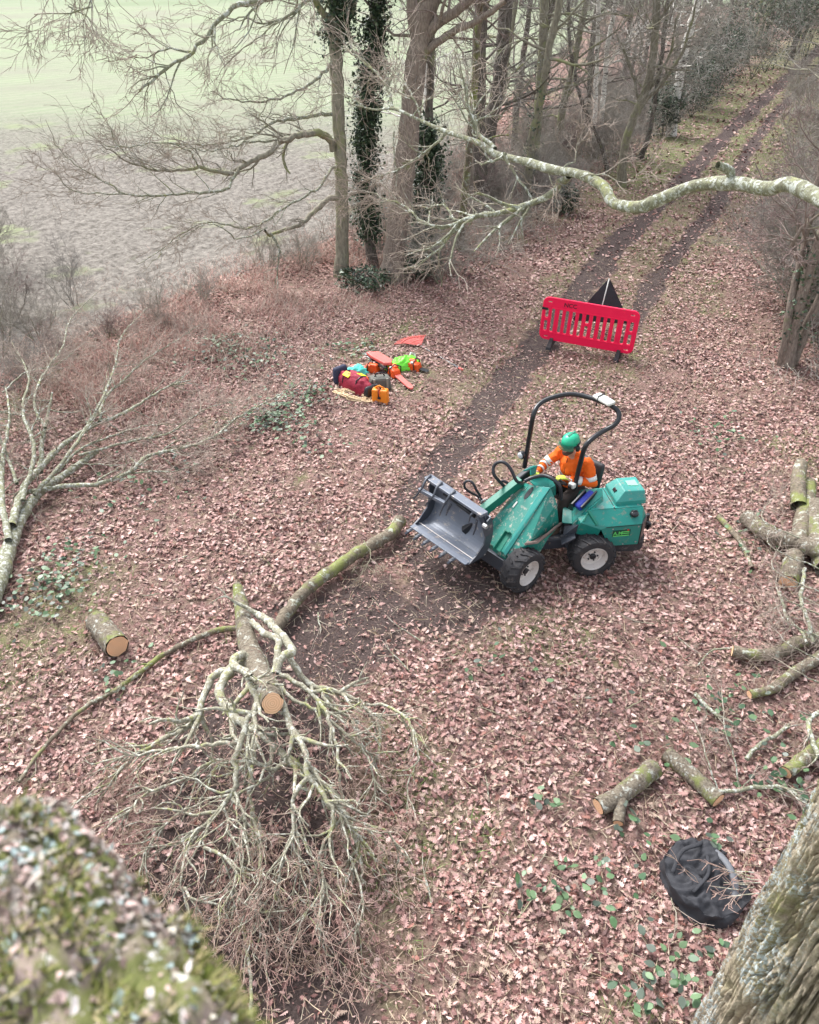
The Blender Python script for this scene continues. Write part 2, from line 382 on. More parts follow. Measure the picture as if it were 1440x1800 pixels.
def m_ground():
    k = N('woodland_floor'); s = k.attr('soil'); g = k.attr('grass')
    n = k.noise(28, 6, .75); n2 = k.noise(7, 5, .7)
    lit = k.mix(k.ramp(n, .35, .62), (.07, .04, .034), (.36, .23, .2)); lit = k.mix(k.ramp(n2, .48, .62), lit, k.mix(k.noise(50, 5, .8), (.08, .06, .045), (.30, .23, .17)))
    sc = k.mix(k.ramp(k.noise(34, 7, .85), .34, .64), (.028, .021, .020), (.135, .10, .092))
    gr = k.mix(k.ramp(n, .35, .62), (.085, .07, .045), (.25, .22, .145)); gr = k.mix(k.ramp(k.noise(3.2, 5), .48, .62), gr, (.15, .19, .065))
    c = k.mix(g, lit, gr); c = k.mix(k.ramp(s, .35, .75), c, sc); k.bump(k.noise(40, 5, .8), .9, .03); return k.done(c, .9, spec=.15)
def m_field():
    k = N('field_soil'); n = k.noise(9, 6, .75); f = k.attr('far')
    so = k.mix(k.ramp(k.noise(5.5, 6, .8), .38, .6), (.085, .076, .066), (.24, .22, .195)); so = k.mix(k.ramp(k.noise(.35, 4), .58, .68), so, (.20, .22, .13))
    w = k.n('ShaderNodeTexWave', wave_type='BANDS', bands_direction='X'); w.inputs['Scale'].default_value = .32; w.inputs['Distortion'].default_value = 1.2; w.inputs['Detail'].default_value = 2
    mp = k.n('ShaderNodeMapping'); mp.inputs['Rotation'].default_value = (0, 0, math.radians(50)); k.l(k.coord(), mp.inputs['Vector']); k.l(mp.outputs[0], w.inputs['Vector'])
    cr = k.mix(w.outputs['Fac'], (.20, .245, .15), (.25, .275, .19)); cr = k.mix(k.ramp(k.noise(.12, 4), .4, .65), cr, (.22, .225, .17))
    c = k.mix(k.ramp(k.math('ADD', f, k.math('MULTIPLY', k.noise(.25, 4), .5)), .35, .95), so, cr); k.bump(n, .5, .04); return k.done(c, .9, spec=.1)
MG = m_ground(); MF = m_field()
sub('ground', ~qf & ~qs, MG); sub('track', qs, MG); sub('field', qf, MF)
k = N('far_land'); far_m = k.done(k.mix(k.ramp(k.noise(.03, 4), .4, .6), (.15, .19, .105), (.19, .22, .14)), .9)
tag(bulk('terrain', [(-900, -400, -.45), (900, -400, -.45), (900, 1600, -.45), (-900, 1600, -.45)], [np.array([[0, 1, 2, 3]])], far_m), kind='structure')

# ------------------------------------------------------------------ leaf litter
half = [(0, -.14), (.015, 0), (.05, .1), (.19, .15), (.07, .27), (.31, .36), (.11, .46), (.38, .60), (.15, .68), (.25, .86), (.07, .88), (0, 1.0)]
oakleaf = np.array(half+[(-x, y) for x, y in half[-2:0:-1]])
simple = np.array([(0, 0), (.2, .3), (.22, .7), (0, 1), (-.22, .7), (-.2, .3)])
def scatter(P, tmpl, size, tilt, col, rg, curl=.35, zoff=.02, nrmtilt=None):
    n = len(P); k = len(tmpl); x = tmpl[:, 0][None]*np.ones((n, 1)); y = (tmpl[:, 1]-.45)[None]*np.ones((n, 1))
    cu = rg.normal(size=(n, 1))*curl; cv = rg.normal(size=(n, 1))*curl
    z = cu*x*x*3+cv*y*y+rg.normal(size=(n, 1))*.12*x
    L = np.stack([x, y, z], -1)*size[:, None, None]
    a = rg.random(n)*2*np.pi; t = rg.normal(size=n)*tilt; b = rg.random(n)*2*np.pi
    def rot(ax, an):
        c, s = np.cos(an), np.sin(an); o = np.zeros(n); l = np.ones(n)
        if ax == 0: return np.stack([np.stack([l, o, o], -1), np.stack([o, c, -s], -1), np.stack([o, s, c], -1)], 1)
        return np.stack([np.stack([c, -s, o], -1), np.stack([s, c, o], -1), np.stack([o, o, l], -1)], 1)
    R = rot(2, b) @ rot(0, t) @ rot(2, a)
    V = np.einsum('nij,nkj->nki', R, L)+P[:, None, :]; V[:, :, 2] += zoff*rg.random((n, 1))
    F = np.arange(n*k).reshape(n, k); return V.reshape(-1, 3), F, np.repeat(col, k, 0)
PAL = np.array([(.43, .27, .245), (.31, .175, .155), (.19, .095, .085), (.53, .37, .34), (.085, .045, .042), (.34, .25, .20), (.27, .125, .10), (.45, .31, .26)])
PW = np.array([.22, .2, .15, .09, .10, .1, .05, .09])
def region(y0, y1, dens, margin=1.06):
    wid = .56*1.0; A = (y1-y0)*2*(.56*margin*(y0+y1)/2+3.0); n = int(A*dens)
    y = rng.uniform(y0, y1, n); x = (rng.random(n)*2-1)*(.56*margin*y*1.05+3.0); return np.c_[x, y, np.zeros(n)]
LV, LF, LC = [], {}, []; base = 0
def addsc(res):
    global base
    V, F, C = res; LV.append(V); LF.setdefault(F.shape[1], []).append(F+base); LC.append(C); base += len(V)
for (y0, y1, dens, tm, sz) in ((1.4, 9.0, 760, oakleaf, .074), (9.0, 14, 600, oakleaf, .078), (14, 20, 440, simple, .08), (20, 30, 200, simple, .11), (30, 62, 50, simple, .19)):
    P = region(y0, y1, dens); so, gr, fl, bd = masks(P)
    cl = fbm(P[:, :2], 1.1, 61, 3)
    keep = rng.random(len(P)) < np.clip(1.0-so*(.93-.22*sstep(14, 24, P[:, 1]))-gr*.5, .05, 1)*np.clip(.25+2.2*(cl-.3), .12, 1)
    keep &= (bd < .25) & ~((P[:, 1] > 32) & (np.abs(P[:, 0]-pdist(P, PATH_L)[0]) < 0))
    P = P[keep]; P[:, 2] = groundz(P)-masks(P)[0]*.03+.004
    n = len(P); tone = fbm(P[:, :2], .6, 71, 3)
    c = PAL[rng.choice(len(PAL), n, p=PW)]*(rng.uniform(.8, 1.25, n))[:, None]
    edge = sstep(3.5, .5, -bd[keep])*sstep(11, 15, P[:, 1]); c = c*(1-edge[:, None]*.5)+V3(.40, .2, .15)*edge[:, None]*.5
    c = c*(.86+.34*tone)[:, None]
    addsc(scatter(P, tm, sz*rng.uniform(.5, 1.35, n), .5, c, rng, curl=.55, zoff=.04))
frag = np.array([(-.3, 0), (.1, .3), (.35, 1.0), (-.15, .7)])
for (y0, y1, dens, sz) in ((1.4, 9, 520, .034), (9, 16, 320, .045)):
    P = region(y0, y1, dens); so, gr, fl, bd = masks(P); P = P[(bd < .4) & (rng.random(len(P)) < 1-so*.45)]; P[:, 2] = groundz(P)-masks(P)[0]*.03+.003; n = len(P)
    addsc(scatter(P, frag, sz*rng.uniform(.5, 1.5, n), .5, PAL[rng.choice(len(PAL), n, p=PW)]*rng.uniform(.6, 1.2, n)[:, None], rng, zoff=.01))
straw = np.array([(-.02, 0), (.02, .02), (.03, .5), (.015, 1), (-.01, .98), (.0, .5)])
P = np.vstack([region(1.4, 9, 110), region(9, 22, 45)]); so, gr, fl, bd = masks(P); P = P[bd < .4]; P[:, 2] = groundz(P)+.03; n = len(P)
addsc(scatter(P, straw, rng.uniform(.06, .2, n), .18, np.array([(.50, .40, .28), (.34, .25, .18), (.42, .36, .27), (.2, .13, .1)])[rng.integers(0, 4, n)], rng, curl=.3, zoff=.02))
# drifts of clods and crop stubble on the field come with the field itself
lit = bulk('leaf_litter', np.concatenate(LV), [np.concatenate(f) for f in LF.values()], M['leaf'], attrs={'col': np.concatenate(LC)})
tag(lit, 'pinkish brown fallen oak leaves carpeting the woodland floor around the loader', 'leaf litter', kind='stuff')

# ------------------------------------------------------------------ blades: dead grass, bracken, green grass
def blades(name, P, h, col, label, cat, rg, wid=.006, lean=.6, arch=.6):
    n = len(P); a = rg.random(n)*2*np.pi; d = np.stack([np.cos(a), np.sin(a), np.zeros(n)], -1); s = np.stack([-np.sin(a), np.cos(a), np.zeros(n)], -1)
    le = lean*rg.random(n)[:, None]; ar = arch*rg.random(n)[:, None]; K = 4; V = []
    hh = h[:, None]
    for k in range(K):
        t = k/(K-1); c = P+d*hh*(le*t+ar*t*t)+V3(0, 0, 1)*hh*(t-.45*ar*t*t*1.3); w = wid*(1-.85*t)*(1+hh)
        V += [c-s*w, c+s*w]
    V = np.stack(V, 1); F = []; b = np.arange(n)[:, None]*2*K
    for k in range(K-1): F.append(np.concatenate([b+2*k, b+2*k+1, b+2*k+3, b+2*k+2], 1))
    o = bulk(name, V.reshape(-1, 3), [np.concatenate(F)], M['blade'], attrs={'col': np.repeat(col, 2*K, 0)})
    return tag(o, label, cat, kind='stuff')
def alongline(line, n, spread, off=0, rg=rng, y0=0, y1=99):
    L = np.array(line)[:, :2]; seg = np.hypot(*(L[1:]-L[:-1]).T); cs = np.r_[0, np.cumsum(seg)]; t = rg.random(n)*cs[-1]; i = np.clip(np.searchsorted(cs, t)-1, 0, len(seg)-1)
    f = (t-cs[i])/seg[i]; p = L[i]+(L[i+1]-L[i])*f[:, None]; d = (L[i+1]-L[i])/seg[i][:, None]; nn = np.stack([-d[:, 1], d[:, 0]], -1)
    p = p+nn*(off+rg.normal(size=n)*spread)[:, None]; p = p[(p[:, 1] > y0) & (p[:, 1] < y1)]; return np.c_[p, np.zeros(len(p))]
P = alongline(BOUND[2:8], 60000, 1.35, -1.5, rng, 8, 40); cl = fbm(P[:, :2], 1.4, 81, 3); P = P[(cl > .45)]; P[:, 2] = groundz(P)
cc = np.array([(.50, .32, .28), (.44, .25, .21), (.52, .41, .34), (.36, .19, .16), (.42, .38, .31)])[rng.integers(0, 5, len(P))]*rng.uniform(.8, 1.15, len(P))[:, None]
blades('dead_bracken', P, rng.uniform(.10, .42, len(P)), cc, 'tangled pinkish dead bracken and grass along the field edge', 'bracken', rng, .0035, .9, .9)
P = region(8.5, 17, 60); so, gr, fl, bd = masks(P); cl = fbm(P[:, :2], .8, 83, 3)
k_ = (bd < 0) & (cl > .52) & (so < .2) & ((bd > -5) | (P[:, 0] > 4.5)); P = P[k_]; P[:, 2] = groundz(P)
cc = np.array([(.46, .33, .25), (.40, .30, .2), (.50, .42, .31), (.32, .2, .15)])[rng.integers(0, 4, len(P))]*rng.uniform(.8, 1.15, len(P))[:, None]
blades('dry_grass', P, rng.uniform(.1, .34, len(P)), cc, 'straw coloured dry grass tufts poking through the fallen leaves', 'dry grass', rng, .003, 1.0, .8)
P = np.vstack([region(2, 16, 75), region(16, 48, 60)]); so, gr, fl, bd = masks(P); k_ = (bd < 0) & (rng.random(len(P)) < np.clip(gr*1.3+.03, 0, 1)) & (so < .4); P = P[k_]; P[:, 2] = groundz(P)
cc = np.array([(.13, .24, .06), (.19, .29, .09), (.28, .28, .15), (.35, .31, .2)])[rng.integers(0, 4, len(P))]*rng.uniform(.8, 1.15, len(P))[:, None]
blades('grass', P, rng.uniform(.05, .14, len(P))*(1+sstep(15, 40, P[:, 1])), cc, 'short green and straw grass between the track ruts and on the verge', 'grass', rng, .004, 1.0, .6)
# ------------------------------------------------------------------ cut ends
def disc(name, c, d, r, parent, n=18, label=None):
    d = norm(V3(*d)); a = norm(np.cross(d, V3(0, 0, 1) if abs(d[2]) < .9 else V3(1, 0, 0))); b = np.cross(d, a); rg = np.random.default_rng(int(r*1e5))
    o = bpy.data.objects.new(name, None)
    V = [(0, 0, 0)]+[(0, r*(1+.05*rg.normal())*math.cos(t), r*(1+.04*rg.normal())*math.sin(t)) for t in np.linspace(0, 2*math.pi, n, endpoint=False)]
    F = np.array([[0, 1+i, 1+(i+1) % n] for i in range(n)])
    o = bulk(name, V, [F], M['cut'], parent); R = Matrix([list(d), list(a), list(b)]).transposed().to_4x4(); R.translation = Vector(c)+Vector(d)*.004
    o.matrix_local = R; return o

# ------------------------------------------------------------------ the cut crown lying in the middle
rg = np.random.default_rng(11)
crown = empty('oak_branch', (0, 0, 0), 0, 'large cut oak crown lying spread out with pale sawn end and dense twigs', 'cut branch')
ox = []; tw = []
def pz(lst, z0, z1, hump=0.):
    n = len(lst); return [G(x, y, z0+(z1-z0)*i/(n-1)+hump*math.sin(math.pi*i/(n-1))) for i, (x, y) in enumerate(lst)]
tr = [G(417, 1028, .62), G(426, 1075, .60), G(434, 1125, .66), G(452, 1175, .8), G(468, 1210, .98), G(479, 1236, 1.14)]
P = resample(tr, .06); Rr = np.interp(np.linspace(0, 1, len(P)), [0, .1, .45, .8, 1], [.055, .085, .115, .135, .112]); tb = [(P, Rr)]
v, f, r = tube_np(tb, 22); nn = fbm(v, 9, 5)
cen = np.repeat(P, 22, 0); v = cen+(v-cen)*(1+.22*(nn[:, None]-.5))
bulk('trunk', v, [f], M['log'], crown, smooth=True, attrs={'rad': r})
endd = norm(P[-1]-P[-3]); disc('sawn_end', P[-1], endd, .108, crown)
ED = V3(0, -1, -.1)
B = [
 # (pixel path, z0, z1, hump, r0, r1, kids, klen)
 ([(485, 1185), (488, 1150), (488, 1124), (459, 1108), (443, 1092)], .95, .75, .15, .034, .028, 0, .4),
 ([(484, 1185), (499, 1153), (516, 1148), (496, 1119), (472, 1092), (454, 1080)], .95, .7, .15, .042, .034, 1, .4),
 ([(440, 1160), (425, 1150), (409, 1166), (430, 1182), (443, 1208), (451, 1240), (433, 1271), (422, 1312), (412, 1337), (414, 1379), (393, 1412), (360, 1450), (306, 1487)], .8, .35, .5, .042, .011, 16, .55),
 ([(425, 1165), (406, 1177), (385, 1216), (404, 1251), (425, 1270), (477, 1308), (535, 1354), (577, 1387), (602, 1417), (622, 1467), (635, 1517), (639, 1554)], .75, .25, .2, .052, .010, 16, .5),
 ([(412, 1175), (380, 1185), (368, 1200), (352, 1246), (327, 1279), (285, 1300), (227, 1337), (190, 1385)], .7, .2, .1, .042, .012, 12, .5),
 ([(422, 1304), (364, 1308), (327, 1312), (277, 1321), (202, 1333), (160, 1345)], .9, .35, .1, .022, .006, 14, .4),
 ([(505, 1340), (477, 1352), (452, 1342), (410, 1337), (368, 1340), (339, 1362), (297, 1379), (222, 1402)], .8, .3, .15, .02, .006, 14, .45),
 ([(488, 1210), (497, 1233), (514, 1283), (539, 1325), (543, 1367), (577, 1408), (587, 1442), (572, 1479), (556, 1521), (547, 1562)], 1.0, .3, .2, .034, .008, 14, .5),
 ([(541, 1367), (518, 1396), (514, 1425), (522, 1467), (527, 1517), (514, 1575)], .95, .35, .1, .022, .006, 12, .5),
 ([(500, 1250), (530, 1310), (547, 1350), (577, 1387), (602, 1433), (627, 1442), (677, 1458), (697, 1487), (702, 1525)], .9, .1, .15, .022, .006, 12, .45),
 ([(505, 1150), (514, 1164), (528, 1188), (559, 1209), (599, 1217), (633, 1238), (660, 1264), (670, 1300), (655, 1345)], .7, .3, .1, .036, .010, 12, .42),
 ([(644, 1238), (670, 1238), (697, 1251), (718, 1267), (731, 1296), (735, 1337), (718, 1379), (715, 1430)], .45, .15, .2, .017, .005, 12, .35),
 ([(490, 1185), (504, 1190), (538, 1211), (565, 1240), (583, 1275), (593, 1329), (597, 1375), (602, 1408), (606, 1455)], .95, .35, .15, .024, .008, 12, .42),
 ([(495, 1205), (501, 1219), (538, 1240), (570, 1253), (607, 1290), (639, 1320), (656, 1367), (660, 1420)], .9, .25, .15, .021, .006, 12, .42),
 ([(563, 1212), (573, 1232), (607, 1261), (628, 1277), (643, 1321), (700, 1322)], .65, .35, .1, .019, .006, 10, .35),
 ([(447, 1270), (447, 1287), (447, 1333), (439, 1379), (443, 1421), (452, 1467), (455, 1510)], .55, .25, 0, .026, .012, 8, .45),
 ([(502, 1337), (477, 1360), (452, 1379), (410, 1396), (380, 1400)], .7, .5, 0, .017, .008, 8, .4),
 ([(404, 1400), (431, 1433), (428, 1470), (422, 1500), (427, 1546), (440, 1590)], .6, .3, .1, .018, .006, 12, .5),
 ([(393, 1412), (402, 1458), (417, 1500), (440, 1545)], .6, .3, .1, .015, .005, 9, .5),
 ([(572, 1408), (618, 1450), (627, 1492), (614, 1512), (600, 1560)], .5, .2, .1, .018, .006, 10, .4),
 ([(345, 1470), (327, 1508), (318, 1554), (330, 1600)], .35, .2, .1, .015, .006, 9, .4),
 ([(360, 1490), (393, 1508), (414, 1533), (410, 1575), (406, 1617)], .5, .25, .15, .016, .006, 12, .5),
 ([(425, 1610), (431, 1650), (439, 1700), (443, 1771), (446, 1810)], .2, .06, 0, .016, .012, 2, .2),
 ([(320, 1560), (339, 1583), (385, 1592), (410, 1620)], .3, .2, .1, .013, .005, 8, .4),
 ([(297, 1379), (250, 1400), (225, 1430), (190, 1440)], .4, .3, .1, .014, .005, 9, .4),
 ([(520, 1450), (500, 1500), (490, 1560), (495, 1640)], .6, .2, .1, .014, .005, 12, .5),
 ([(560, 1500), (570, 1560), (560, 1620), (575, 1680)], .45, .15, .1, .013, .005, 12, .5),
 ([(455, 1460), (460, 1530), (450, 1600), (470, 1670)], .5, .15, .1, .014, .005, 12, .5),
 ([(600, 1480), (630, 1540), (640, 1600), (620, 1650)], .35, .12, .1, .012, .005, 10, .45),
 ([(330, 1420), (290, 1450), (260, 1490), (240, 1560)], .45, .2, .1, .014, .005, 10, .45),
]
for lst, z0, z1, hu, r0, r1, kd, kl in B:
    main = []; guided(main, pz(lst, z0, z1, hu), r0*1.15, r1*1.25, rg, int(kd*1.35), kl*1.05, 3, .74, V3(0, -.15, .0), .7, .4, .008, .08, .2, .03, 2, .0032)
    branches_obj('branch', main, M['crown'], crown)
# fine reddish twigs towards the tips
for q in range(34):
    px, py = rg.normal(470, 115), rg.normal(1570, 75); 
    if py > 1745: continue
    tw = []; grow(tw, G(px, py-60, rg.uniform(.1, .55)), norm(V3(rg.normal()*1.1, -1, rg.normal()*.4)), rg.uniform(.35, .65), .0048, 2, rg, .35, V3(0, -.3, -.1), 3, .6, .0019, zmin=.03); branches_obj('twig', tw, M['crown'], crown)


def limb(name, label, cat, guides, mat, group=None, cuts=(), twn=0, rg=np.random.default_rng(3), mult=1.7, dp=3):
    """guides: list of (points, r0, r1, kids, klen)"""
    root = empty(name, (0, 0, 0), 0, label, cat, group)
    for i, (pts, r0, r1, kd, kl) in enumerate(guides):
        out = []; P = guided(out, pts, r0*.85, r1*.85, rg, int(kd*mult) if r0 <= .076 else 0, kl, dp if kd > 6 else 2, .4, V3(0, 0, .0), .7, .3, .006, .09, .2, .015, 3)
        if r0 > .05:
            v, f, r = tube_np([out[0]], 18); cen = np.repeat(out[0][0], 18, 0); v = cen+(v-cen)*(1+.28*(fbm(v, 8, i)[:, None]-.5))
            bulk('stem', v, [f], mat, root, smooth=True, attrs={'rad': r}); out = []
            for q_ in range(kd):
                i_ = int(rg.uniform(.2, 1)*(len(P)-2)); o2 = []; grow(o2, P[i_], norm(P[i_+1]-P[i_]+rg.normal(size=3)*.8), kl, .012, 2, rg, .35, V3(0, 0, .1), 4); branches_obj('side_branch', o2, mat, root)
        else: branches_obj('branch', out, mat, root)
    for c, d, r in cuts: disc('sawn_end', c, d, r, root)
    return root
# thick mossy stem reaching from the crown to the bucket
st_ = [G(484, 1105, .12), G(525, 1050, .13), G(548, 1030, .14), G(585, 1003, .15), G(640, 965, .15), G(685, 940, .15), G(704, 915, .17)]
limb('fallen_branch', 'thick mossy stem lying between the cut crown and the loader bucket', 'fallen branch', [(st_, .092, .11, 0, 0), ([G(640, 950, .3), G(652, 975, .22), G(640, 1005, .12)], .010, .004, 4, .3)], M['limb'])
limb('fallen_branch', 'long thin lichened limb lying on leaves left of the cut crown', 'fallen branch', [([G(*p, .07) for p in ((422, 1103), (385, 1108), (350, 1120), (300, 1143), (250, 1178), (205, 1212), (150, 1243), (100, 1288), (60, 1335), (33, 1375))], .045, .022, 3, .3)], M['limb'])
# branch fallen on the left
def gz(l, z0, z1, h=0): return pz(l, z0, z1, h)
LG = [
 (gz([(60, 870), (120, 800), (170, 720), (200, 650), (215, 590), (260, 540)], .3, .8, .2), .04, .008, 14, .6),
 (gz([(40, 880), (60, 790), (40, 720), (50, 660), (20, 600)], .4, 1.0, .2), .045, .008, 14, .6),
 (gz([(140, 800), (230, 775), (300, 760), (360, 720), (430, 700)], .3, .4, .1), .03, .006, 14, .5),
 (gz([(-25, 1075), (0, 1014), (25, 939), (46, 897), (75, 860), (125, 827), (171, 793)], .16, .2, 0), .15, .05, 2, .5),
 (gz([(20, 925), (42, 857), (75, 818), (117, 777), (167, 747), (225, 722), (292, 681), (335, 668)], .3, .5, .1), .075, .012, 16, .6),
 (gz([(42, 866), (117, 854), (167, 852), (225, 831), (258, 802), (317, 789), (375, 768), (417, 735), (492, 693), (530, 672)], .25, .35, .05), .05, .008, 18, .5),
 (gz([(225, 831), (267, 829), (312, 827), (350, 815)], .28, .3, 0), .022, .007, 7, .4),
 (gz([(71, 830), (74, 780), (79, 752), (87, 718), (92, 690)], .3, .9, 0), .055, .02, 8, .6),
 (gz([(175, 742), (183, 702), (217, 668), (258, 631), (312, 597), (350, 570)], .55, .7, 0), .034, .008, 16, .55),
 (gz([(15, 950), (4, 880), (4, 814), (8, 785), (17, 727), (10, 680)], .3, .9, 0), .06, .014, 12, .6),
 (gz([(100, 830), (140, 790), (192, 768), (250, 750), (320, 745)], .25, .4, .1), .03, .008, 10, .5),
 (gz([(125, 818), (160, 815), (208, 818), (240, 812)], .3, .35, 0), .016, .006, 5, .4),
 (gz([(80, 752), (60, 710), (75, 660), (110, 610), (125, 560), (180, 505)], .7, .9, .2), .028, .007, 14, .6),
 (gz([(5, 690), (45, 655), (100, 640), (150, 600)], .8, .9, .1), .022, .006, 12, .55),
 (gz([(30, 850), (0, 770), (-30, 700)], .4, .9, 0), .035, .01, 8, .6)]
limb('fallen_branch', 'big lichen covered branch fallen on the left with limbs fanning towards the field', 'fallen branch', LG, M['lich'], mult=2.8)

# ------------------------------------------------------------------ logs
def log(name, label, pts, r0, r1, mat=M['log'], cuts='both', extra=(), group=None):
    root = empty(name, (0, 0, 0), 0, label, 'log', group); rg = np.random.default_rng(len(label))
    P = resample(pts, .05); R = np.linspace(r0, r1, len(P)); v, f, r = tube_np([(P, R)], 26); cen = np.repeat(P, 26, 0); v = cen+(v-cen)*(1+.36*(fbm(v, 9, 3)[:, None]-.5)+.25*(fbm(v, 30, 5, 3)[:, None]-.5))
    bulk('bark', v, [f], mat, root, smooth=True, attrs={'rad': r})
    if cuts in ('both', 'end'): disc('sawn_end', P[-1], P[-1]-P[-2], r1*.93, root)
    if cuts in ('both', 'start'): disc('sawn_end', P[0], P[0]-P[1], r0*.93, root)
    for pts2, a, b in extra:
        P = resample(pts2, .05); v, f, r = tube_np([(P, np.linspace(a, b, len(P)))], 18); cen = np.repeat(P, 18, 0); v = cen+(v-cen)*(1+.25*(fbm(v, 14, 4)[:, None]-.5))
        bulk('side_stub', v, [f], mat, root, smooth=True, attrs={'rad': r}); disc('sawn_end', P[-1], P[-1]-P[-2], b*.9, root)
    return root
log('log', 'short stout sawn log with fresh orange end face on leaves at left', [G(168, 1090, .14), G(186, 1112, .15), G(206, 1136, .17)], .14, .15)
log('forked_log', 'forked mossy log with sawn end lying on the leaves above the black bag', [G(1052, 1418, .09), G(1085, 1400, .1), G(1120, 1375, .1), G(1150, 1350, .1)], .085, .105, extra=[([G(1092, 1398, .1), G(1090, 1420, .08), G(1087, 1447, .06)], .07, .055)])
log('log', 'straight grey furrowed log beside the forked log above the black bag', [G(1172, 1325, .09), G(1215, 1362, .09), G(1263, 1407, .09)], .085, .085, M['log'])
log('log', 'short mossy log with pale end near the right trunk top', [G(1382, 1358, .09), G(1405, 1340, .1), G(1450, 1308, .12)], .07, .08, M['limb'], 'start')
log('log', 'large dark lichened log crossing the upright trunk pieces at the right edge', [G(1312, 908, .16), G(1345, 935, .18), G(1385, 950, .22), G(1470, 975, .3)], .12, .13, M['log'], 'start')
log('log', 'long pale yellowish trunk piece standing in the brash at the right edge', [G(1385, 1025, .08), G(1402, 960, .12), G(1415, 900, .14), G(1422, 850, .16)], .13, .12, M['limb'], 'both', extra=[([G(1405, 890, .2), G(1403, 850, .3), G(1408, 815, .35)], .12, .1)])
log('log', 'curved sawn limb with round pale end and side twig at the right edge', [G(1288, 1144, .12), G(1330, 1152, .12), G(1375, 1145, .12), G(1405, 1128, .13), G(1480, 1120, .15)], .07, .085, M['limb'], 'start', group=None)
log('log', 'curved limb with small pale end lying below the round ended one', [G(1318, 1221, .07), G(1360, 1210, .08), G(1400, 1180, .09), G(1450, 1150, .12)], .05, .075, M['limb'], 'start')
log('log', 'broken rotten stick with bare orange tip on leaves right of the loader', [G(1263, 908, .05), G(1288, 935, .05), G(1305, 958, .05), G(1322, 998, .03)], .045, .03, M['limb'], 'none')
log('log', 'stout grey log half hidden behind trunk pieces at the right edge', [G(1432, 890, .15), G(1440, 950, .15), G(1455, 1000, .15)], .16, .16, M['log'], 'start')
# brash at the right
rb = np.random.default_rng(5)
def brash(label, guides, group=None, mat=M['lich']): limb('cut_branch', label, 'cut branch', guides, mat, group, rg=rb, dp=2, mult=1.2)
brash('forked pale dead branch sprawling over brash at the right edge', [(gz([(1370, 1040), (1385, 1085), (1410, 1110), (1418, 1130)], .1, .3), .025, .02, 5, .5), (gz([(1415, 1000), (1408, 1050), (1418, 1085), (1430, 1130)], .3, .2, .1), .03, .03, 6, .5)])
brash('mossy curved branch with knot between the sawn limbs and the big trunk', [(gz([(1460, 1250), (1425, 1260), (1425, 1290), (1440, 1330)], .2, .3), .035, .03, 5, .4), (gz([(1312, 1335), (1335, 1310), (1370, 1290), (1388, 1275)], .08, .1), .03, .025, 3, .3)])
brash('thin arched mossy branch lying beside the straight grey log', [(gz([(1262, 1392), (1300, 1388), (1350, 1383), (1390, 1390), (1420, 1410)], .08, .15), .026, .03, 8, .5)])
brash('spindly dead branch with bare twigs above the straight grey log', [(gz([(1222, 1220), (1250, 1250), (1290, 1272)], .05, .08), .03, .02, 4, .4), (gz([(1262, 1390), (1245, 1340), (1230, 1290), (1210, 1255)], .1, .3, .1), .012, .005, 6, .4), (gz([(1300, 1385), (1290, 1330), (1275, 1280), (1268, 1200)], .1, .4, .1), .012, .004, 8, .4)])
brash('dark curved twiggy branch left of the round ended limb', [(gz([(1285, 1140), (1255, 1142), (1235, 1160), (1225, 1172)], .1, .04), .018, .008, 3, .3), (gz([(1190, 1118), (1210, 1135), (1230, 1148)], .03, .03), .01, .005, 2, .2)])
brash('loose tangle of pale twigs around trunk pieces at the right edge', [(gz([(1440, 1200-40*i), (1400-10*i, 1180-45*i), (1350+6*i, 1150-50*i)], .3, .35, .15), .012, .004, 10, .5) for i in range(7)])
# loose twigs on the litter
tws = [(690, 1250, 30), (790, 1270, 20), (815, 1165, 35), (720, 1180, 60), (860, 1410, 35), (1010, 1220, 30), (690, 1740, 45), (1180, 1560, 80), (600, 1310, 30), (850, 1060, 40), (990, 1060, 30), (760, 1610, 20), (250, 1050, 50), (330, 980, 60), (420, 900, 50), (1150, 1100, 40), (1100, 1250, 50), (960, 1500, 45), (900, 1620, 50), (560, 1080, 40), (700, 700, 50), (450, 760, 60), (1240, 760, 60), (1290, 830, 50), (880, 1260, 45), (1040, 1680, 60), (810, 1150, 40), (740, 1130, 50)]
twr = np.random.default_rng(9); t0 = None
for i, (x, y, L) in enumerate(tws):
    if i < 8:
        o_ = []; p = G(x, y, .035); p0 = p.copy(); L_ = L/1386*np.linalg.norm(p-V3(0, 0, CAMH)); a = twr.random()*6.28
        grow(o_, V3(0, 0, .03), V3(math.cos(a), math.sin(a), 0), L_*1.3, .007+.006*twr.random(), 1, twr, .3, V3(0, 0, 0), 2, .7, .003, zmin=.02)
        ob = branches_obj('twig', o_, M['lich'] if i % 2 else M['limb']); ob.location = (p[0], p[1], 0)
    else:
        ob = tt[i % 8].copy(); COL.objects.link(ob); p = G(x, y, 0); ob.location = (p[0], p[1], 0); ob.rotation_euler = (0, 0, twr.random()*6.28)
    if i == 0: tt = []
    if i < 8: tt.append(ob)
    tag(ob, 'small loose twig lying alone on the leaf litter', 'twig', 'loose twigs on the leaf litter')

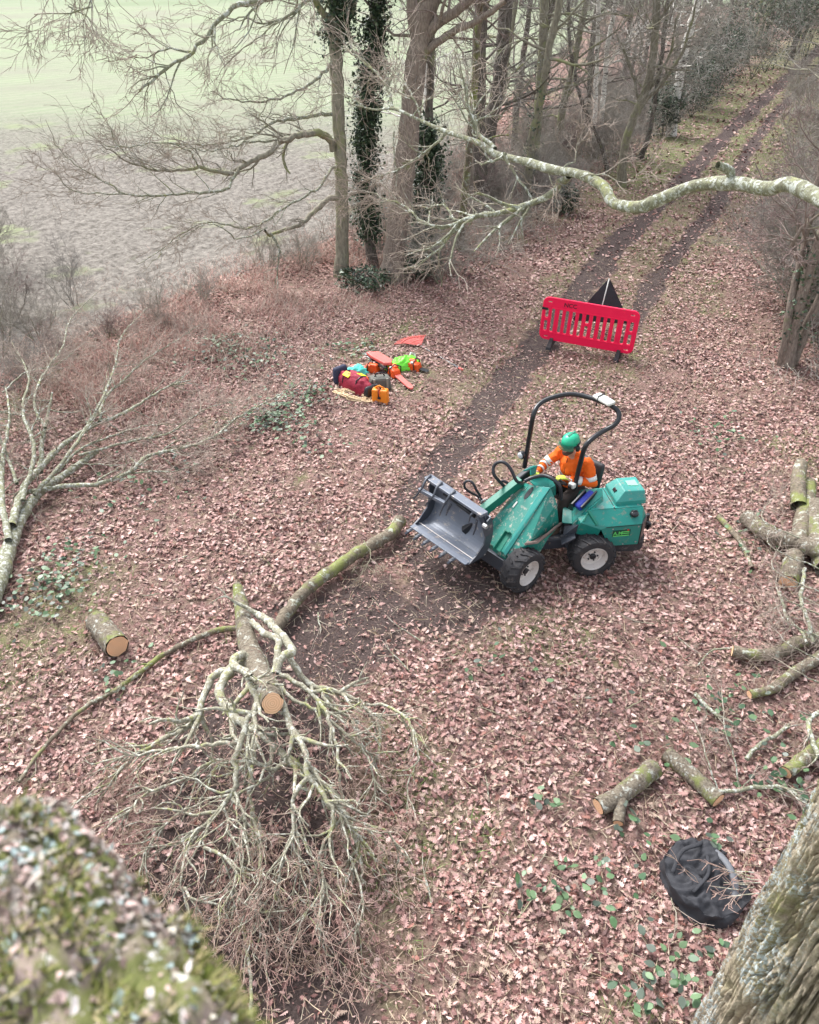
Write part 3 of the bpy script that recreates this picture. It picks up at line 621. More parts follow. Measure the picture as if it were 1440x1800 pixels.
# ------------------------------------------------------------------ big oak at right foreground (trunk + overhanging branch)
oak = empty('oak_tree', (0, 0, 0), 0, 'close massive oak trunk with furrowed mossy bark at lower right, its limb overhanging', 'tree')
az = math.radians(48.3); OR = 2.75; oc = V3(math.sin(az)*OR, math.cos(az)*OR, 0)
ns, nh = 420, 700
zz = np.linspace(0, 8.6, nh); th = np.linspace(0, 2*np.pi, ns, endpoint=False)
T_, Z_ = np.meshgrid(th, zz); rad = .36-.016*Z_+.22*np.exp(-Z_/.35)
C = np.stack([np.cos(T_), np.sin(T_)], -1)
pw = np.stack([C[..., 0]*2.0, C[..., 1]*2.0, Z_*.55], -1).reshape(-1, 3); wq = fbm(pw, 1.5, 2, 3)-.5
wp = np.stack([C[..., 0]*3.0, C[..., 1]*3.0, Z_*.42], -1).reshape(-1, 3)+wq[:, None]*V3(2.0, 2.0, 1.2)
ridge = 1-np.abs(2*fbm(wp, 4.6, 7, 2)-1); ridge = 1-np.clip((ridge-.80)/.17, 0, 1); plates = 1-np.clip((1-np.abs(2*vnoise(wp*V3(1, 1, 2.2), 5.0, 19)-1)-.8)/.2, 0, 1)
disp = .055*ridge+.010*plates+.03*(fbm(wp, 16, 4, 4)-.5)+.06*(wq)
# wound: raised lips round a bare patch
wd = GD(1425, 1610, 4.6); wz = 2.5
tw0 = math.atan2(-oc[1]+.0, -oc[0]+0)+.55; dT = (T_-tw0+np.pi) % (2*np.pi)-np.pi; q = np.hypot(dT*.36/.17, (Z_-wz)/.30).ravel()
wound = np.exp(-q**2)*(1+.5*(fbm(wp, 2, 8, 3)-.5)); disp = disp*(1-.55*np.clip(wound, 0, 1))+.045*np.exp(-((q-1.0)/.35)**2)-.03*np.exp(-(q/.35)**2)
rr = rad.ravel()+disp; OV = np.stack([oc[0]+rr*C[..., 0].ravel(), oc[1]+rr*C[..., 1].ravel(), Z_.ravel()], -1)
ii = np.arange(ns*nh).reshape(nh, ns); jj = np.roll(ii, -1, 1); OF = np.stack([ii[:-1], jj[:-1], jj[1:], ii[1:]], -1).reshape(-1, 4)
k = N('furrowed_oak_bark'); n = k.noise(22, 6, .75); c = k.mix(k.ramp(n, .3, .65), (.20, .155, .115), (.50, .43, .33))
c = k.mix(k.ramp(k.attr('wound'), .25, .6), c, k.mix(k.ramp(n, .3, .6), (.33, .22, .16), (.52, .41, .31)))
ms = k.math('MULTIPLY', k.attr('moss'), .75); c = k.mix(k.math('MULTIPLY', k.ramp(k.noise(14, 5, .8), .38, .6), ms), c, k.mix(n, (.13, .16, .04), (.27, .28, .08)))
c = k.mix(k.math('MULTIPLY', k.ramp(k.noise(34, 5, .75), .50, .55), k.attr('lic')), c, (.52, .58, .58)); k.bump(n, 1.0, .025); M['bigoak'] = k.done(c, .9, spec=.15)
mo = sstep(.4, .62, fbm(OV*V3(1, 1, .6), 1.6, 55, 4))*(.35+.65*sstep(-.2, .7, (C[..., 0]*-.85+C[..., 1]*.35).ravel())); lc = sstep(.42, .55, fbm(OV, 2.2, 57, 4))*sstep(-.1, .6, (C[..., 0]*-.6+C[..., 1]*.8).ravel())
bulk('trunk', OV, [OF], M['bigoak'], oak, smooth=True, attrs={'wound': np.clip(wound, 0, 1), 'moss': np.clip(mo*(1-wound), 0, 1), 'lic': lc})
# overhanging branch
r2 = np.random.default_rng(21)
ov = [oc+V3(0, 0, 7.3), oc+V3(.35, .9, 7.4), GD(1640, 440, 4.3), GD(1520, 385, 4.9), GD(1440, 345, 5.4), GD(1390, 325, 5.6), GD(1345, 335, 5.8), GD(1290, 325, 6), GD(1220, 330, 6.3), GD(1160, 350, 6.5), GD(1125, 362, 6.6), GD(1080, 355, 6.8), GD(1060, 330, 6.9), GD(1020, 310, 7.1), GD(970, 300, 7.3), GD(930, 287, 7.5), GD(870, 270, 7.8), GD(840, 250, 7.9), GD(785, 230, 8.2), GD(740, 210, 8.4), GD(693, 192, 8.6), GD(655, 192, 8.8), GD(610, 178, 9)]
P = resample(ov, .07); P[1:-1] += .045*(np.stack([vnoise(P[1:-1], 2.6, s_) for s_ in (1, 2, 3)], -1)-.5); t = np.linspace(0, 1, len(P)); Rr = np.interp(t, [0, .2, .33, .6, .75, .86, 1], [.12, .064, .054, .05, .036, .020, .008])*(1+.08*np.sin(t*90))
v, f, r = tube_np([(P, Rr)], 16); cen = np.repeat(P, 16, 0); v = cen+(v-cen)*(1+.4*(fbm(v, 13, 2)[:, None]-.5))
lmb = bulk('overhanging_limb', v, [f], M['lich'], oak, smooth=True, attrs={'rad': r})
OB = [
 ([(1290, 322), (1282, 300), (1274, 293), (1262, 290)], 6, 5.9, .038, .03, 0, 0),
 ([(1000, 308), (985, 322), (955, 350), (895, 370), (820, 385), (775, 400), (735, 385), (713, 362), (678, 350)], 7.2, 8.4, .036, .007, 14, .5),
 ([(810, 395), (780, 430), (766, 443), (722, 472), (696, 472)], 7.9, 8.2, .018, .005, 6, .35),
 ([(824, 388), (790, 386), (760, 388)], 7.9, 8.1, .014, .006, 3, .3), ([(800, 388), (780, 360), (755, 365), (720, 362)], 7.9, 8.3, .014, .006, 6, .3),
 ([(870, 262), (840, 230), (820, 175), (812, 140)], 7.8, 8.1, .026, .010, 9, .5),
 ([(890, 270), (855, 287), (835, 282)], 7.6, 7.8, .016, .006, 3, .3),
 ([(885, 268), (895, 290), (910, 310), (935, 350)], 7.6, 7.6, .012, .01, 4, .3),
 ([(693, 192), (681, 157), (667, 134), (626, 99), (600, 85)], 8.6, 9, .018, .007, 12, .45),
 ([(740, 205), (722, 163), (704, 131), (690, 100)], 8.4, 8.7, .013, .005, 9, .45),
 ([(789, 233), (757, 262), (713, 289), (684, 306), (637, 318)], 8.2, 8.7, .016, .005, 11, .4),
 ([(693, 230), (693, 270), (697, 335), (678, 361)], 8.5, 8.6, .010, .004, 9, .35),
 ([(640, 188), (600, 165), (560, 170)], 8.8, 9.1, .010, .004, 9, .4),
 ([(678, 350), (640, 335), (600, 345)], 8.4, 8.7, .008, .003, 10, .35),
 ([(725, 205), (760, 170), (800, 175), (850, 160)], 8.4, 8.2, .010, .004, 9, .4),
 ([(985, 300), (1010, 280), (1015, 255), (1035, 245)], 7.2, 7.1, .009, .004, 7, .35),
 ([(1020, 312), (1060, 305), (1100, 320), (1130, 300)], 7.0, 6.8, .008, .003, 5, .3),
 ([(965, 305), (975, 340), (985, 365)], 7.3, 7.3, .008, .003, 5, .25)]
for lst, d0, d1, r0, r1, kd, kl in OB:
    o_ = []; n = len(lst); guided(o_, [GD(x, y, d0+(d1-d0)*i/(n-1)) for i, (x, y) in enumerate(lst)], r0, r1, r2, int(kd*1.7), kl*1.25, 2, .6, V3(-.1, .1, 0), .8, .4, .008, .08, .2)
    br = branches_obj('side_branch', o_, M['lich'], oak)
# ------------------------------------------------------------------ standing trees
def ivy(name, pts_r, n, rg, parent=None, spread=.2, size=.08, col=((.035, .06, .03), (.05, .085, .04), (.02, .038, .022), (.075, .11, .055))):
    """ivy leaves around a stem; pts_r = (pts, radii)"""
    P, R = pts_r; i = rg.integers(0, len(P)-1, n); t = rg.random(n)[:, None]; c = P[i]*(1-t)+P[i+1]*t; d = rg.normal(size=(n, 3)); d /= np.linalg.norm(d, axis=1)[:, None]
    q = c+d*(R[i][:, None]+np.abs(rg.normal(size=(n, 1)))*spread); cl = fbm(q, 2.2, 77, 3); q = q[cl > .42]; n = len(q)
    tm = np.array([(0, 0), (.32, .15), (.42, .45), (.15, .6), (0, 1), (-.15, .6), (-.42, .45), (-.32, .15)])
    c = np.array(col)[rg.integers(0, len(col), n)]*rg.uniform(.7, 1.5, n)[:, None]
    V, F, C = scatter(q, tm, size*rg.uniform(.6, 1.3, n), 1.0, c, rg, .3, 0)
    return bulk(name, V, [F], M['ivy'], parent, attrs={'col': C})
def tree(name, label, cat, guides, mat, seed, crown=None, ivy_n=0, group=None, ivy_range=(0, 1), nbr=16, bl=2.2, flare=.25, z_lo=2.2, ang=1.0):
    """guides: list of (pts, r0, r1) - first is the trunk"""
    rg = np.random.default_rng(seed); root = empty(name, tuple(guides[0][0][0]), 0, label, cat, group); off = V3(*root.location)
    br = []; first = None
    for gi, (pts, r0, r1) in enumerate(guides):
        P = resample([V3(*p)-off for p in pts], .2); t = np.linspace(0, 1, len(P)); R = r0+(r1-r0)*t
        if gi == 0: P[0][2] -= .15; R = R*(1+flare*np.exp(-np.maximum(P[:, 2], 0)/.35)*2)
        P[1:-1] += rg.normal(size=(len(P)-2, 3))*.012
        n = 20; v, f, r = tube_np([(P, R)], n); cen = np.repeat(P, n, 0); d = v-cen
        v = cen+d*(1+.2*(fbm(v*V3(1, 1, .35), 7/max(.2, r0*4), seed)[:, None]-.5)+.1*(fbm(v*V3(1, 1, .5), 1.5, seed+1)[:, None]-.5))
        bulk('trunk' if gi == 0 else 'limb', v, [f], mat, root, smooth=True, attrs={'rad': r})
        if gi == 0: first = (P, R)
        for k in range(nbr):
            tt = rg.uniform(0, 1)**.7*(len(P)-1.01); i = int(tt); q = P[i]
            if q[2] < z_lo: continue
            a = rg.random()*2*np.pi; d = norm(V3(math.cos(a), math.sin(a), rg.uniform(-.1, 1.0)))
            grow(br, q, d, bl*rg.uniform(.5, 1.2), min(R[i]*.45, .05)*rg.uniform(.5, 1.1), 3, rg, .38, V3(0, 0, .15), 4, ang, .004, .6)
    if br: branches_obj('crown', br, mat, root, 3, .007)
    if ivy_n:
        a, b = ivy_range; n = len(first[0]); s = slice(int(a*(n-1)), max(int(b*(n-1)), int(a*(n-1))+3)); ivy('ivy', (first[0][s], first[1][s]), ivy_n, rg, root)
    return root
def up(base_px, path, y_add=0.0, ext=4.0):
    """trunk axis: base on the ground at a photo bearing, the rest in the same upright plane, continued upwards"""
    b = G(*base_px); pts = [b]+[GY(px, py, b[1]+y_add*i) for i, (px, py) in enumerate(path, 1)]
    d = norm(pts[-1]-pts[-2]); d = norm(d+V3(0, 0, .6)); pts += [pts[-1]+d*ext*.5, pts[-1]+d*ext+V3(.2, .1, 0)]
    return pts
t1 = up((600, 487), [(602, 420), (600, 300), (594, 180), (589, 60), (587, 0)])
by = G(600, 487)[1]
T1 = tree('oak_tree', 'slim grey green oak at the field edge, left of the ivy clad stem', 'tree', [(t1, .165, .12), ([GY(590, 45, by), GY(560, 12, by-.2), GY(545, -15, by-.4), GY(500, -80, by-.6)], .08, .04), ([GY(592, 60, by), GY(618, 20, by+.2), GY(640, -60, by+.4)], .08, .05)], M['beech'], 31, nbr=6, z_lo=5.8, bl=1.8)
t2 = up((690, 492), [(694, 440), (704, 360), (712, 290), (724, 190), (732, 110), (740, 70)], 0, 1.0)
b2 = G(690, 492)[1]
T2 = tree('oak_tree', 'stout brown oak at the field edge dividing into dark forked limbs', 'tree', [(t2, .27, .22), ([GY(732, 95, b2), GY(765, 45, b2-.1), GY(800, 20, b2-.3), GY(860, -30, b2-.6)], .13, .08), ([GY(735, 100, b2), GY(790, 60, b2-.3), GY(840, 35, b2-.6), GY(890, 0, b2-1)], .09, .05), ([GY(738, 80, b2), GY(728, 30, b2), GY(722, -60, b2)], .17, .12)], M['oak'], 32, nbr=5, z_lo=5.2, bl=1.8, flare=.35)
t3 = up((655, 470), [(648, 400), (642, 300), (646, 200), (655, 100), (660, 0)])
T3 = tree('ivy_clad_tree', 'dark leaning tree covered in ivy between the two field edge oaks', 'tree', [(t3, .13, .1)], M['dark'], 33, ivy_n=26000, ivy_range=(.1, 1), nbr=6, z_lo=4)
ip = resample([V3(*p)-V3(*T1.location) for p in (GY(592, 60, by+.1), GY(590, 10, by), GY(585, -60, by))], .2); ivy('ivy', (ip, np.full(len(ip), .2)), 5000, np.random.default_rng(5), T1, .22)
tp = G(745, 462); T3b = tree('ivy_clad_tree', 'ivy smothered stump and stem just right of the stout brown oak', 'tree', [([tp, tp+V3(.05, 0, 1.5), tp+V3(.1, .1, 3.6), tp+V3(.15, .3, 6)], .14, .08)], M['dark'], 35, ivy_n=20000, ivy_range=(0, .6), nbr=5, z_lo=3)
# branches reaching left from the slim oak over the field
rl = np.random.default_rng(8)
LB = [
 ([(590, 252), (565, 235), (540, 236), (500, 245), (470, 270), (430, 290), (410, 305), (350, 295), (280, 300), (220, 280), (180, 255)], 0, -3.5, .085, .010, 22, 1.0),
 ([(415, 303), (405, 325), (390, 335), (330, 340), (270, 345), (200, 340), (130, 335), (95, 300)], -2.2, -4, .035, .007, 22, .9),
 ([(600, 352), (580, 348), (550, 375), (525, 395), (475, 412), (466, 405)], 0, -1.5, .075, .03, 5, .7),
 ([(475, 410), (488, 430), (490, 470), (484, 500)], -1.4, -1.6, .035, .012, 6, .5),
 ([(598, 290), (580, 300), (560, 330), (500, 365), (440, 400), (370, 390), (320, 410), (280, 440), (240, 465)], 0, -3, .035, .008, 20, .8),
 ([(470, 400), (420, 420), (370, 392), (300, 430), (250, 480)], -1.4, -3.2, .02, .006, 14, .7),
 ([(590, 105), (550, 145), (500, 170), (450, 180), (410, 175), (370, 160)], 0, -2, .045, .009, 18, .9),
 ([(585, 200), (540, 205), (480, 215), (440, 240), (360, 255), (300, 250)], 0, -2, .05, .009, 18, .9),
 ([(585, 265), (578, 242), (540, 232), (505, 250), (498, 285), (510, 305)], -.1, -.6, .075, .02, 5, .5),
 ([(350, 295), (338, 272), (325, 262), (290, 250), (200, 258), (150, 230)], -2.6, -4, .022, .006, 16, .8),
 ([(500, 245), (430, 250), (380, 265), (340, 262), (300, 240)], -1, -3, .028, .007, 14, .8),
 ([(220, 340), (150, 300), (110, 270), (80, 210)], -3.6, -4.6, .015, .005, 12, .8),
 ([(280, 300), (215, 265), (190, 220), (160, 180)], -3, -4.4, .015, .005, 12, .8)]
off = V3(*T1.location)
for lst, d0, d1, r0, r1, kd, kl in LB:
    o_ = []; n = len(lst); guided(o_, [GY(x, y, by+d0+(d1-d0)*i/(n-1))-off for i, (x, y) in enumerate(lst)], r0, r1, rl, kd, kl, 2, .45, V3(-.25, -.1, .05), .8, .4, .015, .12, .15, kk=4, rmin=.004)
    branches_obj('limb', o_, M['lich'] if r0 < .06 else M['beech'], T1)
# a closer overhead bough at the top left, from the tree the photo was taken in
ovh = empty('overhead_bough', (0, 0, 0), 0, 'leafless oak bough reaching down over the pale field at the top left', 'branch')
r3 = np.random.default_rng(77)
for lst, d0, d1, r0, r1, kd, kl in [
 ([(700, -260), (600, -120), (520, -30), (460, 2), (410, 12), (375, 50), (340, 90), (290, 122), (265, 145), (245, 160)], 9.5, 9.5, .06, .014, 16, .8),
 ([(600, -80), (545, -5), (530, 12), (500, 30), (465, 42), (430, 30), (400, 40)], 9.5, 9.8, .03, .007, 14, .7),
 ([(340, 90), (300, 85), (260, 100), (225, 100)], 9.5, 9.6, .016, .005, 10, .6), ([(60, -200), (120, -60), (165, 0), (130, 20), (60, 25)], 8.5, 8.5, .022, .005, 16, .7), ([(230, -160), (150, -40), (125, 20), (120, 75)], 8.5, 8.5, .014, .004, 12, .6), ([(120, 10), (160, 35), (170, 60)], 8.5, 8.5, .008, .004, 8, .5), ([(500, 30), (440, 75), (400, 110), (380, 140)], 9.6, 9.8, .010, .004, 12, .6), ([(290, 122), (310, 180), (350, 220)], 9.5, 9.7, .008, .004, 9, .6)]:
    o_ = []; n = len(lst); guided(o_, [GD(x, y, d0+(d1-d0)*i/(n-1)) for i, (x, y) in enumerate(lst)], r0, r1, r3, kd, kl, 2, .5, V3(-.15, 0, -.2), .8, .4, .01, .1, .25, kk=4, rmin=.003)
    branches_obj('branch', o_, M['lich'], ovh)

# wood-strip trees, each at its own bearing
STAND = [
 ('oak_tree', 'thick dark oak stem behind the stout brown oak, partly hidden', (848, 380), [(845, 300), (842, 200), (842, 100), (846, 0)], .22, .17, 'dark', 0),
 ('oak_tree', 'leaning dark oak with bent trunk against the pale field', (868, 360), [(858, 290), (862, 220), (876, 150), (884, 80), (890, 0)], .22, .18, 'dark', 0),
 ('ash_tree', 'grey green straight trunk with a lighter stem leaning across it', (935, 350), [(942, 250), (950, 150), (955, 60), (958, 0)], .15, .12, 'beech', 0),
 ('ash_tree', 'mossy olive stem leaning right behind the overhanging limb', (925, 380), [(935, 250), (950, 180), (965, 90), (985, 0)], .12, .08, 'beech', 500),
 ('birch_tree', 'slender white birch standing in the middle of the wood strip', (1045, 280), [(1047, 200), (1049, 120), (1052, 40), (1053, 0)], .085, .07, 'birch', 0),
 ('birch_tree', 'white birch leaning right beside the slender upright birch', (1055, 270), [(1062, 150), (1072, 60), (1084, 0)], .1, .07, 'birch', 0),
 ('birch_tree', 'bright leaning birch with dark patches beside the track verge', (1180, 240), [(1187, 185), (1200, 110), (1216, 40), (1228, 0)], .19, .14, 'birch', 300),
 ('hazel_tree', 'olive brown young tree leaning over the left track verge', (1092, 327), [(1095, 280), (1104, 235), (1120, 195), (1138, 150), (1150, 90), (1155, 0)], .15, .1, 'beech', 0),
 ('dead_tree', 'dark stringy stem with peeling bark near the leaning young tree', (1125, 282), [(1140, 240), (1150, 190), (1160, 120), (1170, 40)], .09, .06, 'dark', 400),
 ('oak_tree', 'mossy vertical stem below the overhanging limb in the undergrowth', (810, 440), [(812, 380), (822, 300), (830, 200), (838, 100)], .11, .07, 'limb', 0),
 ('oak_tree', 'thin dark stem leaning left in the wood strip by the birch pair', (1070, 300), [(1050, 240), (1020, 170), (1005, 100), (1000, 20)], .07, .05, 'dark', 0),
 ('birch_tree', 'pale thin birch half hidden behind the stout brown oak', (762, 400), [(760, 330), (752, 260), (748, 200), (748, 120)], .06, .05, 'birch', 0),
]
for i, (nm, lb, bp, path, r0, r1, mt, iv) in enumerate(STAND):
    gd = [(up(bp, path), r0, r1)]
    if 'olive brown young' in lb:
        y_ = G(*bp)[1]; gd += [([GY(1120, 195, y_), GY(1160, 150, y_-.2), GY(1200, 90, y_-.4), GY(1225, 0, y_-.6)], .07, .03), ([GY(1130, 175, y_), GY(1175, 100, y_+.2), GY(1190, 30, y_+.3)], .06, .03), ([GY(1125, 190, y_), GY(1110, 120, y_+.3), GY(1085, 60, y_+.5)], .05, .03)]
    tree(nm, lb, 'tree', gd, M[mt], 50+i, ivy_n=iv, ivy_range=(0, .45), nbr=16, bl=2.2, z_lo=2.4)
# right hand tree with several stems
b = G(1385, 645); T5 = tree('oak_tree', 'many stemmed furrowed tree with ivy on the right side of the track', 'tree',
   [([b, GY(1400, 560, b[1]), GY(1418, 490, b[1]), GY(1440, 430, b[1]), GY(1480, 330, b[1]), GY(1560, 150, b[1])], .11, .09), ([b+V3(.15, .1, 0), GY(1425, 560, b[1]+.1), GY(1450, 500, b[1]+.1), GY(1500, 380, b[1])], .09, .07), ([b+V3(-.12, .05, 0), GY(1385, 560, b[1]), GY(1405, 470, b[1]+.2), GY(1425, 380, b[1]+.4), GY(1450, 250, b[1]+.6)], .08, .05)], M['oak'], 91, ivy_n=500, ivy_range=(.1, .6), nbr=12, z_lo=1.6, bl=1.6)
# repeated woodland trees and shrubs: a few built, the rest copied
def copy_tree(o, loc, rz, sc, parent=None):
    c = o.copy(); COL.objects.link(c); c.location = loc; c.rotation_euler = (0, 0, rz); c.scale = (sc, sc, sc)
    for ch in o.children:
        d = ch.copy(); COL.objects.link(d); d.parent = c
    return c
def shrub(seed, h=3.0, stems=9, mat='dark'):
    rg = np.random.default_rng(seed); root = empty('shrub', (0, 0, 0)); out = []
    for s in range(stems):
        a = rg.random()*6.28; d = norm(V3(math.cos(a)*.45, math.sin(a)*.45, 1)); p = V3(math.cos(a), math.sin(a), 0)*rg.random()*.35; p[2] = -.05
        grow(out, p, d, h*rg.uniform(.55, 1.0), rg.uniform(.014, .032), 3, rg, .28, V3(0, 0, .12), 6, .75, .0045, .55)
    branches_obj('twigs', out, M[mat], root, 3, .008); return root
BT = 'bare leafless tree in the wood strip beside the track'; BG = 'background trees of the wood strip'
bt = []
for i in range(4):
    rg = np.random.default_rng(200+i); p = [V3(0, 0, 0)]; d = V3(rg.normal()*.08, rg.normal()*.08, 1)
    for k in range(6): d = norm(d+V3(rg.normal(), rg.normal(), 0)*.09); p.append(p[-1]+d*1.7)
    t_ = tree('woodland_tree', BT, 'tree', [(p, rg.uniform(.1, .17), .05)], M[['dark', 'beech', 'dark', 'oak'][i]], 300+i, nbr=34, bl=2.6, z_lo=1.6, group=BG); bt.append(t_)
rt = np.random.default_rng(12); used = [False]*4
def strip(n, s0, s1, a, b, line):
    """positions offset a..b metres from a line (positive = left)"""
    L = np.array(line)[:, :2]; out = []
    for k in range(n):
        y = rt.uniform(s0, s1); i = max(0, min(int(np.searchsorted(L[:, 1], y))-1, len(L)-2)); t = (y-L[i, 1])/(L[i+1, 1]-L[i, 1]); q = L[i]+(L[i+1]-L[i])*t; d = (L[i+1]-L[i]); d /= np.hypot(*d); nn = V3(-d[1], d[0]); out.append(q+nn*rt.uniform(a, b))
    return out
spots = strip(7, 27, 48, 4.5, 7.5, PATH_L)+strip(14, 48, 105, 2.6, 8, PATH_L)+strip(9, 21, 45, -6, -3.6, PATH_R)+strip(16, 45, 105, -8, -3.0, PATH_R)
e_ = np.array(PATH_L[-1])[:2]
for k in range(26): spots.append(np.array([rt.uniform(26, 62), rt.uniform(66, 112)]))
for i, q in enumerate(spots):
    j = i % 4; lab = BT
    if not used[j]: used[j] = True; o = bt[j]; o.location = (q[0], q[1], 0)
    else: o = copy_tree(bt[j], (q[0], q[1], 0), rt.random()*6.28, rt.uniform(.75, 1.25))
SH = [shrub(400+i, [3.2, 2.6, 3.6, 2.2, 2.8][i], [10, 8, 9, 10, 9][i], ['beech', 'beech', 'dark', 'oak', 'beech'][i]) for i in range(5)]
su = [False]*5
def put_shrub(q, sc, label, group):
    j = int(rt.integers(0, 5))
    if not su[j]: su[j] = True; o = SH[j]; o.location = (q[0], q[1], 0); o.scale = (sc,)*3; o.rotation_euler = (0, 0, rt.random()*6)
    else: o = copy_tree(SH[j], (q[0], q[1], 0), rt.random()*6.28, sc)
    tag(o, label, 'shrub', group)
for q in strip(22, 18.5, 33, 2.8, 6.5, PATH_L)+strip(24, 30, 60, 3.6, 7, PATH_L)+strip(22, 55, 100, 2.4, 6, PATH_L): put_shrub(q, rt.uniform(.45, .85), 'bare twiggy shrub in the undergrowth left of the track', 'undergrowth shrubs left of the track')
for q in strip(16, 17, 34, -6, -3.5, PATH_R)+strip(30, 34, 100, -6, -2.6, PATH_R): put_shrub(q, rt.uniform(.7, 1.15), 'bare twiggy shrub in the hedge right of the track', 'hedge shrubs right of the track')
for px, py in ((1432, 560), (1445, 500), (1428, 440), (1418, 380), (1432, 330), (1412, 285), (1420, 235), (1405, 200), (1435, 180), (1408, 165), (1450, 620)): put_shrub(G(px, py), rt.uniform(.5, .8), 'bare twiggy shrub in the hedge right of the track', 'hedge shrubs right of the track')
for px, py, s in ((-40, 590, .75), (10, 560, .7), (-90, 520, .95), (70, 600, .45), (-30, 470, .8), (-10, 640, .6)): put_shrub(G(px, py), s, 'dense brown twiggy bush at the far left edge of the field', 'twiggy bushes at the left edge')
for px, py in ((110, 640), (190, 600), (270, 575), (60, 690), (350, 540), (470, 480), (540, 480), (130, 540)): put_shrub(G(px, py), rt.uniform(.3, .42), 'small wispy shrub along the field edge at left', 'wispy shrubs along the field edge')
# evergreen clumps
def evergreen(loc, h, w, n, seed, label, group):
    rg = np.random.default_rng(seed); root = empty('evergreen_bush', tuple(loc), 0, label, 'bush', group); st = []
    for k in range(5): grow(st, V3(0, 0, -.05), norm(V3(rg.normal()*.3, rg.normal()*.3, 1)), h*.8, .02, 2, rg, .2, V3(0, 0, .1), 4, .7, .005)
    branches_obj('stems', st, M['dark'], root)
    d = rg.normal(size=(n, 3)); d /= np.linalg.norm(d, axis=1)[:, None]; q = d*(rg.random(n)**.4)[:, None]*V3(w, w, h*.55)+V3(0, 0, h*.52); cl = fbm(q+seed, 1.6/max(w, .5)*1.3, 88, 3); q = q[(cl > .44) & (q[:, 2] > .02)]; n = len(q)
    c = np.array([(.03, .055, .03), (.045, .08, .04), (.02, .035, .022), (.07, .1, .055)])[rg.integers(0, 4, n)]*rg.uniform(.7, 1.5, n)[:, None]
    V, F, C = scatter(q, simple, .1*rg.uniform(.6, 1.3, n), 1.0, c, rg, .3, 0); bulk('leaves', V, [F], M['ivy'], root, attrs={'col': C})
for i, (px, py, h, w) in enumerate(((1235, 190, 4.5, 1.4), (1262, 165, 5, 1.6), (1165, 240, 2.4, .8), (1320, 140, 6, 2.2), (1345, 128, 6, 2.5), (1215, 205, 3, 1.0), (1378, 122, 6, 2.4), (1410, 120, 6, 2.6), (1440, 118, 7, 3))): evergreen(G(px, py), h, w, 5200, 600+i, 'dark evergreen bush among the bare trees by the track', 'dark evergreen bushes by the track')
for i, (px, py, h, w, l) in enumerate(((990, 375, .9, .5, 'small holly like bush under the overhanging limb'), (735, 490, .8, .5, 'low green ivy clump at the foot of the stout brown oak'), (640, 505, .45, .8, 'low ivy and bramble clump below the field edge oaks'))): evergreen(G(px, py), h, w, 1500, 700+i, l, None)
# bramble leaves on the floor
P = []
for px, py, n, s in ((1150, 1745, 34, .2), (1205, 1700, 24, .22), (1240, 1500, 10, .1), (960, 1580, 26, .14), (960, 1425, 10, .1), (400, 610, 160, .4), (440, 640, 160, .5), (250, 860, 60, .5), (480, 740, 260, .35), (540, 700, 120, .35), (80, 1050, 120, .35), (130, 1000, 80, .35), (1380, 1380, 40, .2), (1290, 1250, 40, .3), (560, 780, 30, .3), (880, 1180, 14, .3), (1100, 1300, 16, .3), (1260, 770, 60, .4), (1330, 960, 30, .3), (200, 1190, 20, .2), (620, 620, 70, .3), (1400, 1790, 50, .25), (1120, 1470, 14, .15), (1060, 1560, 20, .2)):
    c = G(px, py); P.append(c+rg.normal(size=(n, 3))*V3(s, s, 0)+V3(0, 0, .07)+rg.random((n, 1))*V3(0, 0, .12))
P = np.vstack(P); n = len(P); cc = np.array([(.04, .085, .04), (.06, .12, .05), (.09, .15, .07), (.05, .07, .05)])[rng.integers(0, 4, n)]*rng.uniform(.8, 1.3, n)[:, None]
V, F, C = scatter(P, np.array([(0, 0), (.25, .2), (.33, .5), (.18, .8), (0, 1), (-.18, .8), (-.33, .5), (-.25, .2)]), .085*rng.uniform(.7, 1.3, n), .4, cc, rng, .3, .01)
tag(bulk('brambles', V, [F], M['ivy'], attrs={'col': C}), 'scattered green bramble and ivy leaves low over the leaf litter', 'bramble', kind='stuff')
# undergrowth mass between the trunks, and the far wood
rg = np.random.default_rng(44); out = []
for q in strip(1500, 19, 50, 2.5, 7.5, PATH_L)+strip(500, 16, 60, -6, -3.3, PATH_R):
    z = rg.uniform(0, 1.2); grow(out, V3(q[0], q[1], 0), norm(V3(rg.normal()*.6, rg.normal()*.6, 1)), rg.uniform(.5, 1.5), .0075, 2, rg, .5, V3(0, 0, -.1), 3, .8, .005, .7)
tag(branches_obj('undergrowth', out, M['beech'], None), 'dense tangle of thin bare stems filling the wood strip floor', 'undergrowth', kind='stuff')
out = []
for k in range(150):
    y = rg.uniform(112, 140); x = rg.uniform(14, 85)
    grow(out, V3(x, y, -.3), norm(V3(rg.normal()*.1, rg.normal()*.1, 1)), rg.uniform(6, 10), .16, 3, rg, .12, V3(0, 0, .15), 5, .7, .025, .5)
tag(branches_obj('far_wood', out, M['dark'], None), 'distant bare wood beyond the far edge of the field', 'wood', kind='stuff')

rg = np.random.default_rng(66)
P = alongline(BOUND[2:8], 520, 1.2, -1.3, rg, 9, 34); br = []
for q in P:
    a = rg.random()*6.28; L = rg.uniform(.5, 1.5); hh = rg.uniform(.15, .5); d = V3(math.cos(a), math.sin(a), 0)
    pts = np.array([q+d*L*t+V3(0, 0, hh*math.sin(math.pi*t)+.03)+rg.normal(size=3)*.02 for t in np.linspace(0, 1, 7)]); br.append((pts, np.linspace(.007, .004, 7)))
tag(branches_obj('bramble_canes', br, m_plain('dry_canes', (.40, .28, .23), .8, 0, .3, 2)), 'arching dry bramble canes tangled along the field edge', 'bramble canes', kind='stuff')
